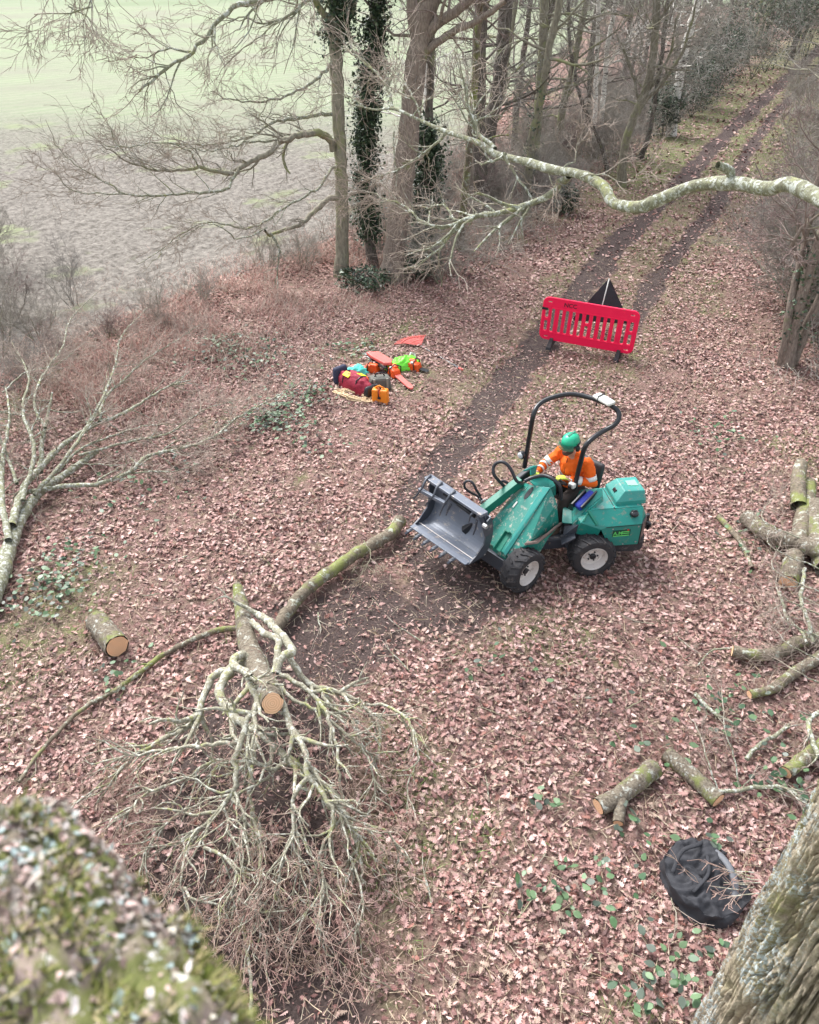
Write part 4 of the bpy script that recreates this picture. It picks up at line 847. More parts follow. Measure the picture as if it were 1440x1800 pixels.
# ------------------------------------------------------------------ compact articulated loader
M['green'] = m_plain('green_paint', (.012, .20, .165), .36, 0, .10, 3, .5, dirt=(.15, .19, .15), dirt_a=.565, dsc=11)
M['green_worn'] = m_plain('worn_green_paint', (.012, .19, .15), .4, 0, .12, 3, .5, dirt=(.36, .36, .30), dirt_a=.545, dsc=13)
M['green_top'] = m_plain('lighter_green_paint', (.028, .26, .225), .38, 0, .12, 3, .5, dirt=(.17, .25, .21), dirt_a=.55, dsc=9)  # lighter green for the cowl ridge, fender edge, lid and bonnet box
M['green_dark'] = m_plain('dark_green_paint', (.012, .16, .11), .5)  # darker green for the boom, cowl slot and cover hinge
M['black'] = m_plain('black_steel', (.022, .023, .027), .32, .2, .2, 8, .5)
M['rubber'] = m_plain('black_rubber', (.035, .034, .037), .8, 0, .2, 12, .3, dirt=(.10, .085, .08), dirt_a=.56, dsc=7)
M['hose'] = m_plain('hydraulic_hose', (.02, .021, .027), .35, 0, .1, 30, .5)
M['steel'] = m_plain('bucket_steel', (.135, .155, .195), .42, .15, .2, 5, .5, dirt=(.30, .27, .25), dirt_a=.56, dsc=9)
M['steel_d'] = m_plain('dark_bucket_steel', (.06, .068, .085), .42, .15, .15, 5, .5, dirt=(.2, .18, .17), dirt_a=.6, dsc=9)
M['rim'] = m_plain('white_rim', (.62, .58, .55), .45, 0, .1, 9, .4, dirt=(.28, .23, .19), dirt_a=.58, dsc=16)
M['grey'] = m_plain('grey_metal', (.42, .42, .42), .35, .6)
M['white'] = m_plain('white_plastic', (.62, .62, .58), .5, 0, .08, 9, dirt=(.35, .33, .3), dirt_a=.6, dsc=30)
M['seat'] = m_plain('seat_vinyl', (.03, .03, .034), .55, 0, .15, 8, bump=.2)
M['blue'] = m_plain('blue_fabric', (.015, .03, .28), .7)
M['mud'] = m_plain('muddy_floor', (.17, .13, .115), .9, 0, .3, 9, .1, bump=.5)
M['glass'] = m_plain('lamp_glass', (.55, .58, .6), .15, .1, .05, 3, .8)

o_ = G(928, 1040); a_ = math.radians(221); FA = Frame(o_[:2]-.56*V3(-math.sin(a_), math.cos(a_)), 221)
o_ = G(1040, 1015); a_ = math.radians(188); RA = Frame(o_[:2]-.56*V3(-math.sin(a_), math.cos(a_)), 188)
hb = Vector(((FA.o[0]+RA.o[0])/2, (FA.o[1]+RA.o[1])/2, 0))
LD = empty('compact_loader', hb, 0, 'small green articulated loader with raised grapple bucket and black roll bar, driven by a man', 'loader')
class Loc:
    """parts written in the front or rear frame, stored under the loader"""
    def __init__(s, fr): s.fr = fr; s.mat = Matrix.Translation(Vector(fr.o)-hb) @ Matrix.Rotation(fr.az, 4, 'Z')
    def part(s, name, mb, mat, smooth=False, bevel=.006, parent=None, **k):
        o = mb.build(name, mat, LD if parent is None else parent, smooth, bevel, **k)
        if parent is None: o.matrix_local = s.mat
        return o
F_, R_ = Loc(FA), Loc(RA)
h, sd_ = FA.h, FA.s_
# ---- wheels
def wheel(side, loc, fr):
    yo = .56*side; yi = .56*side-.27*side; ym = (yo+yi)/2
    mb = MB(); R0 = .318
    prof = [(.185, -.115), (.20, -.135), (.255, -.14), (.29, -.128), (.303, -.10), (.305, 0), (.303, .10), (.29, .128), (.255, .14), (.20, .135), (.185, .115)]
    mb.lathe(prof, (0, 0, 0), 'Y', 40, close=True)
    for k in range(17):
        a = 2*math.pi*k/17
        for sg in (-1, 1):
            aa = a+(math.pi/17 if sg > 0 else 0)
            for (y0, y1, s0, s1) in ((.005, .07, 0, .10), (.07, .145, .10, .24)):
                A = [(R0, aa+s0, y0*sg), (R0-(.012 if y1 > .1 else 0), aa+s1, y1*sg)]
                def pt(r, an, y): return (r*math.cos(an), y, r*math.sin(an))
                w = .048
                V = [pt(.295, A[0][1]-w, A[0][2]), pt(.295, A[0][1]+w, A[0][2]), pt(.28, A[1][1]+w, A[1][2]), pt(.28, A[1][1]-w, A[1][2]),
                     pt(A[0][0]+.008, A[0][1]-w*.7, A[0][2]), pt(A[0][0]+.008, A[0][1]+w*.7, A[0][2]), pt(A[1][0], A[1][1]+w*.7, A[1][2]), pt(A[1][0], A[1][1]-w*.7, A[1][2])]
                mb.add(V, [(0, 1, 2, 3), (4, 7, 6, 5), (0, 4, 5, 1), (1, 5, 6, 2), (2, 6, 7, 3), (3, 7, 4, 0)])
    w_ = loc.part('wheel', mb, M['rubber'], smooth=False, bevel=0)
    w_.matrix_local = loc.mat @ Matrix.Translation((0, ym, .315)) @ Matrix.Rotation(random.random(), 4, 'Y')
    r = MB(); s = side
    r.lathe([(.197, .120*s), (.185, .128*s), (.176, .11*s), (.165, .06*s), (.155, .03*s), (.12, .02*s), (.095, .022*s), (.09, .045*s), (.03, .045*s)], (0, 0, 0), 'Y', 36, cap=False)
    ro = r.build('rim', M['rim'], w_, True); md = ro.modifiers.new('e', 'EDGE_SPLIT'); md.split_angle = math.radians(40)
    hbm = MB(); hbm.lathe([(.045, .04*s), (.045, .07*s), (.03, .078*s)], (0, 0, 0), 'Y', 16)
    for k in range(5):
        a = k*2*math.pi/5; hbm.lathe([(.012, .02*s), (.012, .062*s)], (.07*math.cos(a), 0, .07*math.sin(a)), 'Y', 6)
    hbm.build('hub', M['black'], w_)
    return w_
for L_ in ((F_, FA), (R_, RA)):
    wheel(1, *L_); wheel(-1, *L_)
# ---- front frame (chassis, cowl)
c = MB(); c.box((-.02, 0, .34), (.42, .62, .22)); c.box((0, 0, .315), (.12, .86, .12)); c.box((-.45, 0, .30), (.55, .4, .16)); F_.part('front_chassis', c, M['steel_d'])
z_ = lambda p, dz: p-V3(0, 0, dz)
le = sd_(864, 917, -.25); top = sd_(932, 852, -.1); r1 = sd_(954, 856, .1); rb_ = sd_(885, 971, .2); lm = V3(.1, -.1, .5)
r2_ = sd_(968, 858, .2); rb2 = sd_(889, 979, .25); s1 = sd_(979, 885, .33); s2 = sd_(931, 954, .4)
P_ = [le, top, r1, rb_]
mb = MB()
mb.add([le, top, r1, rb_, V3(.12, -.2, .5)], [(0, 1, 2, 3, 4)])
mb.add([r2_, s1, s2, rb2], [(0, 1, 2, 3)])
# body behind and beneath the cowl
lo = sd_(950, 970, .40); lo2 = sd_(964, 946, .40); lf = V3(.16, .27, .3)
mb.add([rb2, s2, lo, V3(-.1, .40, .36), V3(.12, .27, .34)], [(0, 1, 2, 3, 4)])
mb.add([s2, s1, V3(-.78, .36, .62), lo2, lo], [(0, 1, 2, 3, 4)])
mb.add([rb_, V3(.12, -.2, .5), V3(.12, -.25, .3), V3(.14, .25, .3), rb2], [(0, 1, 2, 3, 4)])
mb.add([V3(-.78, .36, .62), s1, r2_, r1, top, V3(-.72, -.3, 1.05), V3(-.75, -.3, .6)], [(0, 1, 2, 3, 4, 5, 6)])
mb.add([top, le, V3(.12, -.2, .5), V3(.1, -.3, .4), V3(-.7, -.3, .5), V3(-.72, -.3, 1.05)], [(0, 1, 2, 3, 4, 5)])
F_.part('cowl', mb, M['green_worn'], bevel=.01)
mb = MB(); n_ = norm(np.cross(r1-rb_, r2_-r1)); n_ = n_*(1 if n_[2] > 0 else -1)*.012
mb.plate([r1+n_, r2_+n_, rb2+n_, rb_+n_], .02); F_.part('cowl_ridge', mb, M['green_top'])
# dark oval opening and slot with raised lip
def onplane(u, v):  # u along top->ridge, v down
    a = top+(r1-top)*u; b = V3(.12, -.2, .5)*(1-u)+rb_*u; return a*(1-v)+b*v
nn_ = norm(np.cross(r1-top, rb_-top)); nn_ = nn_ if nn_[2] > 0 else -nn_
mb = MB(); cc_ = sd_(921, 868, -.02)
cc_ = onplane(.35, .13); uu_ = norm(onplane(.35, .3)-onplane(.35, .0)); vv_ = np.cross(nn_, uu_)
mb.plate([cc_+nn_*.004+uu_*.105*math.cos(t)+vv_*.036*math.sin(t) for t in np.linspace(0, 2*math.pi, 24, endpoint=False)], .006); F_.part('cowl_opening', mb, M['black'], bevel=0)
mb = MB(); a0, a1, a2, a3 = onplane(.62, .74), onplane(.88, .74), onplane(.88, 1.02), onplane(.62, 1.02); mb.plate([p+nn_*.004 for p in (a0, a1, a2, a3)], .008); mb.bar(a0+nn_*.03, a1+nn_*.03, .02, .07, tuple(nn_)); mb.bar(a0+nn_*.02, a3+nn_*.02, .012, .05, tuple(nn_)); F_.part('cowl_slot', mb, M['green_dark'], bevel=.002)
mb = MB(); q1, q2 = onplane(.1, .3), onplane(.1, .4); mb.bar(q1+nn_*.01, q2+nn_*.01, .025, .006, tuple(nn_)); F_.part('warning_sticker', mb, M['white'], bevel=0)
# instrument hood
h1 = h(927, 842, 1.2); h2 = h(945, 838, 1.25); h3 = h(966, 837, 1.26); h4 = h(977, 854, 1.19); h5 = h(966, 861, 1.13); h6 = h(942, 857, 1.15)
mb = MB(); mb.plate([h1, h2, h3, h4, h5, h6], .035); mb.plate([h4, h5, h5-V3(0, 0, .14), h4-V3(.03, 0, .16)], .02); F_.part('instrument_hood', mb, M['green'])
# footwell and side step
mb = MB(); f1, f2, f3, f4 = sd_(922, 957, .42), sd_(977, 926, .46), sd_(989, 919, .36), sd_(955, 935, .2)
mb.plate([f1, sd_(945, 953, .46), f2, f3, f4], .03); F_.part('step_plate', mb, M['mud'])
mb = MB(); mb.box((-.88, .0, .33), (.4, .62, .04)); F_.part('footwell_floor', mb, M['mud'])
# seat fender (folded green plate)
mb = MB(); g = [h(988, 919, .72), h(1006, 921, .74), h(1034, 893, .93), h(1060, 872, 1.10), h(1059, 858, 1.17), h(1050, 860, 1.15), h(1026, 882, .97), h(1006, 898, .82), h(990, 890, .82)]
mb.plate([g[0], g[1], g[7], g[8]], .02); mb.plate([g[1], g[2], g[6], g[7]], .02); mb.plate([g[2], g[3], g[4], g[5], g[6]], .02); F_.part('seat_fender', mb, M['green'])
mb = MB(); mb.plate([g[1], g[2], g[3], g[3]-V3(0, -.02, .07), g[2]-V3(0, -.02, .09), g[1]-V3(0, -.02, .05)], .015); F_.part('fender_edge', mb, M['green_top'])
# seat
seat = V3(-1.42, .06, .78)
mb = MB(); mb.box(seat+V3(.02, 0, -.05), (.46, .48, .13)); mb.box(seat+V3(0, 0, -.2), (.3, .34, .2)); F_.part('seat', mb, M['seat'], True, bevel=.05)
mb = MB(); mb.box(seat+V3(-.27, .05, .22), (.10, .42, .42), Matrix.Rotation(-.15, 3, 'Y')); F_.part('seat_back', mb, M['seat'], True, bevel=.045)
mb = MB(); a, b_ = h(1014, 893, .92), h(1044, 866, 1.08); mb.bar(a, b_, .12, .10); F_.part('tool_bag', mb, M['blue'], bevel=.03)
mb = MB(); a, b_ = h(1006, 889, .94), h(1030, 864, 1.08); mb.bar(a, b_, .03, .09); mb.bar(h(1022, 893, .95), h(1050, 864, 1.12), .03, .05); F_.part('bag_strap', mb, M['black'])
# steering wheel and levers
mb = MB(); sc_ = V3(-1.02, .02, 1.12); tl = Matrix.Rotation(-.55, 3, 'Y'); ring = [Vector(sc_)+tl @ Vector((.17*math.cos(t), .17*math.sin(t), 0)) for t in np.linspace(0, 2*math.pi, 25)]
mb.tube(ring, .014, 8); mb.tube([Vector(sc_), Vector(sc_)+Vector((.18, 0, -.3))], .022, 8)
for t in (0, 2.1, 4.2): mb.tube([Vector(sc_), Vector(sc_)+tl @ Vector((.17*math.cos(t), .17*math.sin(t), 0))], .009, 6)
F_.part('steering_wheel', mb, M['black'], True, 0)
mb = MB(); mb.box(h(1003, 842, 1.16), (.06, .09, .05)); F_.part('dial', mb, M['white'])
mb = MB(); mb.tube([h(1010, 862, 1.0), h(1002, 856, 1.12)], .012, 8); mb.ell(h(1001, 855, 1.13), (.025, .025, .03), 10, 8); F_.part('control_lever', mb, M['black'], True, 0)
# roll bar
near = [h(1011, 858, 1.05), h(1014, 840, 1.2), h(1021, 812, 1.48), h(1027, 790, 1.72), h(1034, 778, 1.82), h(1048, 766, 1.87), h(1064, 756, 1.9), h(1080, 747, 1.96), h(1088, 736, 2.02), h(1087, 724, 2.08), h(1076, 714, 2.13)]
far_ = [h(1050, 703, 2.15), h(1030, 697, 2.15), h(1008, 693, 2.15), h(985, 695, 2.13), h(960, 703, 2.08), h(945, 714, 2.03), h(938, 729, 1.95), h(933, 755, 1.72), h(928, 785, 1.42), h(922, 822, 1.1)]
mb = MB(); mb.tube(resample(near+far_, .03), .034, 14); F_.part('roll_bar', mb, M['black'], True, 0)
mb = MB(); lp = h(1062, 702, 2.22); dr = norm(h(1077, 712, 2.2)-h(1046, 694, 2.22)); mb.bar(lp-dr*.15, lp+dr*.15, .15, .05); ub = F_.part('roof_light', mb, M['white'], bevel=.03)
mb = MB(); q = lp-dr*.06; mb.tube([q+V3(.1, .02, -.09), q+V3(.06, 0, .035), q+V3(-.07, 0, .035), q+V3(-.1, 0, -.04)], .008, 6); F_.part('light_strap', mb, M['black'], True, 0)
mb = MB(); q = h(917, 800, 1.3); mb.lathe([(.03, -.05), (.055, -.03), (.06, .02), (.05, .03)], q, 'X', 16); hl = F_.part('work_lamp', mb, M['black'], True, 0)
mb = MB(); mb.lathe([(.05, .031), (.03, .042)], q, 'X', 16); F_.part('lens', mb, M['glass'], True, 0, parent=hl)
mb = MB(); q = h(1006, 853, 1.12); mb.box(q, (.07, .09, .07)); F_.part('work_lamp', mb, M['white'], bevel=.01)
# boom with cylinder, couplings and hoses
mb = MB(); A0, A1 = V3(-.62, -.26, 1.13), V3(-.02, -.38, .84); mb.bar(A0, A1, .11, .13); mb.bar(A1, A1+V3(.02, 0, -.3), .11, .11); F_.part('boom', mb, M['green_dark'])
mb = MB(); mb.bar(h(938, 822, 1.24), h(905, 848, 1.05), .10, .10); F_.part('boom_cylinder', mb, M['black'], bevel=.02)
mb = MB(); mb.plate([h(932, 820, 1.3), h(944, 818, 1.3), h(941, 833, 1.2), h(933, 836, 1.2)], .04); mb.plate([h(925, 828, 1.28), h(944, 820, 1.32), h(938, 818, 1.33), h(918, 828, 1.28)], .03); F_.part('boom_pivot', mb, M['green'])
mb = MB()
for (a, b_) in (((905, 848, 1.06), (868, 884, .86)), ((897, 862, .98), (872, 886, .84)), ((912, 852, 1.08), (878, 890, .84))): mb.tube([h(*a), h(*b_)], .012, 8)
F_.part('cylinder_rod', mb, M['grey'], True, 0)
mb = MB()
for (a, b_) in (((880, 866, .98), (874, 876, .93)), ((888, 868, .97), (879, 879, .92)), ((903, 866, 1.0), (897, 872, .97)), ((870, 880, .9), (861, 888, .86))): mb.tube([h(*a), h(*b_)], .02, 10)
mb.tube([h(*p) for p in ((846, 886, .9), (847, 880, .95), (853, 878, .96), (858, 884, .92), (856, 892, .88))], .010, 8); F_.part('hose_coupling', mb, M['grey'], True, 0)
def hose(pts, r=.019):
    mb = MB(); mb.tube(resample([h(*p) for p in pts], .02), r, 10); return F_.part('hose', mb, M['hose'], True, 0)
hose([(918, 850, 1.15), (908, 845, 1.25), (900, 828, 1.38), (890, 815, 1.46), (878, 812, 1.46), (868, 820, 1.38), (869, 835, 1.28), (880, 848, 1.15), (889, 860, 1.02), (884, 870, .96)], .023)
hose([(888, 862, 1.0), (896, 855, 1.06), (891, 848, 1.12), (882, 845, 1.15)])
hose([(845, 872, 1.0), (838, 862, 1.1), (832, 850, 1.2), (824, 845, 1.22), (817, 849, 1.18), (818, 858, 1.1), (828, 866, 1.02), (838, 871, .96), (850, 880, .88)], .018)
hose([(922, 846, 1.22), (935, 840, 1.27), (955, 836, 1.3), (972, 842, 1.3), (983, 853, 1.24), (986, 866, 1.12), (986, 878, 1.0)], .026)
hose([(862, 888, .86), (856, 900, .78), (855, 915, .7), (862, 930, .6), (866, 950, .5), (866, 966, .42)], .014)
hose([(872, 876, .92), (861, 893, .84), (859, 910, .74), (862, 922, .68)], .013)
hose([(880, 862, 1.0), (862, 876, .94), (850, 884, .9), (842, 876, .93)], .012)
# ---- bucket with grapple
LL, LR = h(725, 925, .50), h(822, 992, .50); TLb, TRb = h(752, 838, 1.12), h(852, 905, 1.12)
ax = norm(LR-LL); bw = np.linalg.norm(LR-LL); mid = (LL+LR)/2; TM = (TLb+TRb)/2; fw = V3(ax[1], -ax[0], 0); fw = fw*(1 if fw[0] > 0 else -1)
fw = np.cross(V3(0, 0, 1), ax); fw = fw if fw[0] > 0 else -fw
E0 = mid-fw*.0; Bk = TM
# profile in (forward, up) from lip to top edge, curved
d_f = (TM-mid)@fw; pr = [(0, 0), (-.12, -.012), (-.26, 0), (-.36, .06), (-.42, .18), (-.44, .34), (-.42, .50), (-.38, .60)]
def bp(s, q, off=0): return mid+ax*(s*bw/2)+fw*q[0]+V3(0, 0, q[1]+off)
pr2 = resample([V3(a, 0, b_) for a, b_ in pr], .05)[:, [0, 2]]
mb = MB(); n = len(pr2); V = [bp(-1, q) for q in pr2]+[bp(1, q) for q in pr2]; mb.add(V, [(i, i+1, n+i+1, n+i) for i in range(n-1)])
bk = F_.part('grapple_bucket', mb, M['steel'], False, 0); md = bk.modifiers.new('s', 'SOLIDIFY'); md.thickness = .014; md.offset = 0
mb = MB()
for s in (-1, 1): mb = MB(); mb.plate([bp(s*1.01, q) for q in pr2]+[bp(s*1.01, (-.31, .56)), bp(s*1.01, (-.32, .36)), bp(s*1.01, (-.28, .2)), bp(s*1.01, (-.14, .07))], .02); F_.part('bucket_side', mb, M['steel_d'], parent=bk, bevel=0)
mb = MB(); mb.bar(bp(-1, (.0, .012)), bp(1, (.0, .012)), .09, .02); F_.part('cutting_edge', mb, M['steel'], parent=bk, bevel=.003)
mb = MB(); mb.bar(bp(-1, (-.13, .004)), bp(1, (-.13, .004)), .012, .008); mb.bar(bp(-1, (-.33, -.012)), bp(1, (-.33, -.012)), .02, .014); F_.part('wear_strip', mb, M['rim'], parent=bk, bevel=.002)
for i, s in enumerate((-.93, -.62, -.31, 0.0, .31, .62)):
    mb = MB(); mb.plate([bp(s, (.03, .02))+ax*.03, bp(s, (.17, -.02)), bp(s, (.17, -.035)), bp(s, (.03, -.01))], .03); mb.bar(bp(s, (-.02, -.002)), bp(s, (.13, -.015)), .045, .03); F_.part('tooth', mb, M['steel_d'], parent=bk, bevel=.004)
mb = MB(); mb.bar(TLb, TRb, .13, .045); mb.bar(TLb-V3(0, 0, .05)-fw*.05, TRb-V3(0, 0, .05)-fw*.05, .03, .12); F_.part('top_beam', mb, M['steel'], parent=bk, bevel=.006)
mb = MB(); b1, b2_ = h(737, 860, 1.0), h(784, 886, 1.0); mb.bar(b1, b2_, .05, .05); F_.part('grapple_crossbar', mb, M['steel'], parent=bk, bevel=.004)
def tine(pts): mb = MB(); P = [h(*p) for p in pts]; mb.tube(resample(P, .03), np.linspace(.022, .010, len(resample(P, .03))), 8, flat=.8); F_.part('tine', mb, M['steel_d'], True, 0, parent=bk)
tine([(757, 835, 1.16), (748, 845, 1.13), (742, 858, 1.05), (733, 870, .92), (726, 878, .82)]); tine([(777, 848, 1.16), (768, 857, 1.13), (762, 872, 1.03), (755, 880, .92), (748, 888, .8)])
tine([(800, 863, 1.16), (791, 871, 1.13), (781, 887, 1.0), (775, 900, .86), (773, 906, .78)]); tine([(835, 900, 1.08), (828, 905, 1.05), (824, 918, .92)]); tine([(838, 915, 1.0), (836, 928, .86), (832, 940, .74)]); tine([(793, 886, .98), (788, 896, .88), (784, 906, .76)])
mb = MB(); mb.bar(h(842, 898, 1.1), h(855, 926, .92), .05, .09); mb.plate([h(846, 922, 1.0), h(866, 918, 1.0), h(866, 935, .85), h(852, 945, .8)], .03); cb = F_.part('clamp_arm', mb, M['steel_d'], parent=bk, bevel=.006)
mb = MB(); mb.lathe([(.03, -.03), (.03, .03)], h(853, 925, 1.03), 'Y', 12); F_.part('pivot_pin', mb, M['grey'], parent=bk, bevel=0)
mb = MB(); mb.tube([h(780, 868, 1.02), h(822, 898, .95)], .018, 8); mb.tube([h(805, 886, .98), h(836, 908, .92)], .03, 10); F_.part('clamp_cylinder', mb, M['black'], True, 0, parent=bk)
mb = MB(); mb.bar(V3(.0, -.3, .45), bp(.1, (-.46, .2)), .26, .2); F_.part('attachment_plate', mb, M['black'])

# ---- rear body
mb = MB(); mb.box((-.1, 0, .32), (.5, .8, .14)); mb.box((.55, .0, .30), (.7, .26, .16)); mb.box((.0, 0, .5), (.6, .56, .4)); R_.part('rear_chassis', mb, M['steel_d'])
mb = MB()
for s in (1, -1):
    pts = [(-.07, .44*s, .74), (-.22, .44*s, .44), (-.64, .44*s, .43), (-.64, .44*s, .78), (-.18, .44*s, .78)]
    b2l = [(.20, .36*s, .82), (.04, .25*s, .93), (-.70, .27*s, .93)]
    mb.add(pts, [(0, 1, 2, 3, 4)]); mb.add([pts[0], pts[4], b2l[0]], [(0, 1, 2)]); mb.add([b2l[0], pts[4], b2l[1]], [(0, 1, 2)]); mb.add([pts[4], pts[3], b2l[2], b2l[1]], [(0, 1, 2, 3)])
    mb.add([pts[0], b2l[0], (.22, .3*s, .6), (-.05, .36*s, .5)], [(0, 1, 2, 3)]); mb.add([pts[3], pts[2], (-.74, .30*s, .43), (-.76, .27*s, .8)], [(0, 1, 2, 3)]); mb.add([pts[3], (-.76, .27*s, .8), b2l[2]], [(0, 1, 2)])
mb.add([(.04, .25, .93), (.04, -.25, .93), (-.70, -.27, .93), (-.70, .27, .93)], [(0, 1, 2, 3)]); mb.add([(.04, .25, .93), (.04, -.25, .93), (.20, -.36, .82), (.20, .36, .82)], [(0, 1, 2, 3)]); mb.add([(.20, .36, .82), (.20, -.36, .82), (.22, -.3, .6), (.22, .3, .6)], [(0, 1, 2, 3)])
mb.add([(-.70, .27, .93), (-.70, -.27, .93), (-.76, -.27, .8), (-.76, .27, .8)], [(0, 1, 2, 3)]); mb.add([(-.76, .27, .8), (-.76, -.27, .8), (-.74, -.3, .43), (-.74, .3, .43)], [(0, 1, 2, 3)])
R_.part('engine_cover', mb, M['green'], bevel=.012)
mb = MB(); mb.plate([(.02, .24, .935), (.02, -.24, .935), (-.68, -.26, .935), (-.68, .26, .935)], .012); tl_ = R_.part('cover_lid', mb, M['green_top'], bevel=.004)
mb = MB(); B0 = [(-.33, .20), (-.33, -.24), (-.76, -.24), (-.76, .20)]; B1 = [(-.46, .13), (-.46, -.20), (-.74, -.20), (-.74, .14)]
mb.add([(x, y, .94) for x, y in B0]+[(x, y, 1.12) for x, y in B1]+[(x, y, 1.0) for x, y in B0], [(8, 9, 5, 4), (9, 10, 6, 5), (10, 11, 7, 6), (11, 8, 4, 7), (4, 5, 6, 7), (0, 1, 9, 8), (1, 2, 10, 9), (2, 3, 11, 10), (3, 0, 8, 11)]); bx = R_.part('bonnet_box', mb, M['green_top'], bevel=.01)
mb = MB(); mb.plate([(-.55, .0, 1.124), (-.55, -.11, 1.124), (-.69, -.12, 1.124), (-.69, .02, 1.124)], .003); st1 = R_.part('sticker', mb, m_plain('pale_green_sticker', (.25, .55, .38), .5), parent=bx, bevel=0)
mb = MB(); mb.box((-.385, -.02, 1.045), (.03, .08, .05), Matrix.Rotation(-.65, 3, 'Y')); R_.part('latch', mb, M['black'], parent=bx, bevel=.003)
mb = MB(); mb.lathe([(.055, 0), (.06, .02), (.05, .05), (.03, .06)], (-.55, .345, .865), 'Z', 18); mb.box((-.55, .345, .93), (.07, .025, .02)); R_.part('fuel_cap', mb, M['black'], True, 0)
mb = MB(); mb.plate([(-.645, .445, .79), (-.645, .445, .43), (-.75, .31, .43), (-.775, .275, .80)], .02); R_.part('rear_panel', mb, M['black'])
mb = MB(); bpth = [V3(-.20, .40, .40), V3(-.62, .43, .40), V3(-.76, .36, .40), V3(-.82, .18, .40), V3(-.82, -.18, .40), V3(-.76, -.36, .4), V3(-.6, -.43, .4)]; Pb = resample(bpth, .06)
V = []; 
for p in Pb: V += [p+V3(0, 0, .04), p-V3(0, 0, .10), p*V3(.86, .8, 1)-V3(0, 0, .12), p*V3(.86, .8, 1)+V3(0, 0, .03)]
mb.add(V, [(4*i+j, 4*i+(j+1) % 4, 4*i+4+(j+1) % 4, 4*i+4+j) for i in range(len(Pb)-1) for j in range(4)]+[(0, 1, 2, 3), tuple(4*len(Pb)-4+i for i in range(4))]); R_.part('counterweight', mb, M['rubber'], bevel=.008)
mb = MB(); mb.box((-.86, .02, .52), (.08, .16, .12)); mb.box((-.92, .06, .46), (.1, .1, .06)); mb.lathe([(.03, -.06), (.03, .06)], (-.93, .02, .55), 'Z', 10); mb.tube([(-.80, .12, .6), (-.93, .14, .52), (-.92, .1, .4)], .02, 8); R_.part('tow_hitch', mb, M['black'], bevel=.006)
mb = MB(); ww = [(-.06+.44*math.cos(t)*.86, .30, .32+.44*math.sin(t)) for t in np.linspace(.15, math.pi-.35, 12)]; V = []
for x, y, z in ww: V += [(x, .30, z), (x, .44, z), ]
mb.add([(.22, .30, .60), (.22, .36, .80), (.40, .30, .58), (.36, .2, .66), (.2, .28, .62)], [(0, 1, 2), (1, 3, 2)]); mb.bar((.25, .33, .62), (.42, .30, .5), .2, .02); R_.part('wheel_guard', mb, M['steel_d'], bevel=.004)
mb = MB(); mb.bar((.08, .26, .945), (-.02, .41, .80), .04, .03); mb.tube([(.10, .30, .92), (.16, .36, .84)], .012, 8); R_.part('cover_hinge', mb, M['green_dark'])
mb = MB(); mb.lathe([(.09, -.12), (.09, .12)], (.88, 0, .36), 'Z', 18); mb.box((.78, 0, .36), (.25, .16, .2)); R_.part('articulation_joint', mb, M['black'])
mb = MB()
for (x, z) in ((-.24, .73), (-.26, .48), (-.60, .48), (-.60, .74), (-.42, .46)): mb.lathe([(.011, .438), (.011, .449)], (x, 0, z), 'Y', 8)
for (x, y) in ((-.02, .2), (-.02, -.2), (-.3, .22), (-.64, .22)): mb.lathe([(.010, .938), (.010, .948)], (x, y, 0), 'Z', 8)
R_.part('bolts', mb, M['grey'], bevel=0); mb = MB(); mb.bar((-.30, .26, .932), (-.30, -.26, .932), .008, .026); mb.bar((-.14, .4412, .765), (-.64, .4412, .765), .004, .008); R_.part('panel_seam', mb, M['black'], bevel=0)
# maker's lettering plate on the near side
def text(body, size, mat, name, parent, mw, ext=.001):
    cu = bpy.data.curves.new(name, 'FONT'); cu.body = body; cu.size = size; cu.extrude = ext; cu.align_x = 'LEFT'; cu.offset = .0012
    t = bpy.data.objects.new(name, cu); COL.objects.link(t); dg = bpy.context.evaluated_depsgraph_get(); me = bpy.data.meshes.new_from_object(t.evaluated_get(dg)); me.materials.clear(); me.materials.append(mat)
    bpy.data.objects.remove(t); o = bpy.data.objects.new(name, me); link(o, parent); o.matrix_local = mw; return o
m_lime = m_plain('lime_lettering', (.12, .62, .14), .5, 0, .03); m_dg = m_plain('dark_green_print', (.004, .05, .03), .5); m_red = m_plain('red_print', (.6, .03, .03), .5)
# text runs from the front of the machine (image left) to the rear
Mt = R_.mat @ Matrix.Translation((-.255, .4435, .625)) @ Matrix(((-1, 0, 0), (0, 0, 1), (0, 1, 0))).to_4x4()
pl = MB(); pl.box((.115, .025, -.0005), (.25, .105, .003)); dp = pl.build('decal', m_dg, LD); dp.matrix_local = Mt
I4 = Matrix.Translation((0, 0, .002))
text('A.M', .08, m_lime, 'decal_lettering', dp, Matrix.Translation((.0, .0, .002)))
mb = MB()
for i, (x0, x1, y) in enumerate(((.125, .225, .045), (.125, .23, .018), (.0, .23, -.018))): mb.box(((x0+x1)/2, y, .002), (x1-x0, .014, .001))
mb.build('decal_stripe', m_lime, dp); mb = MB(); mb.lathe([(.014, .002), (.014, .004)], (.205, .075, 0), 'Z', 12); mb.build('decal_emblem', m_red, dp)

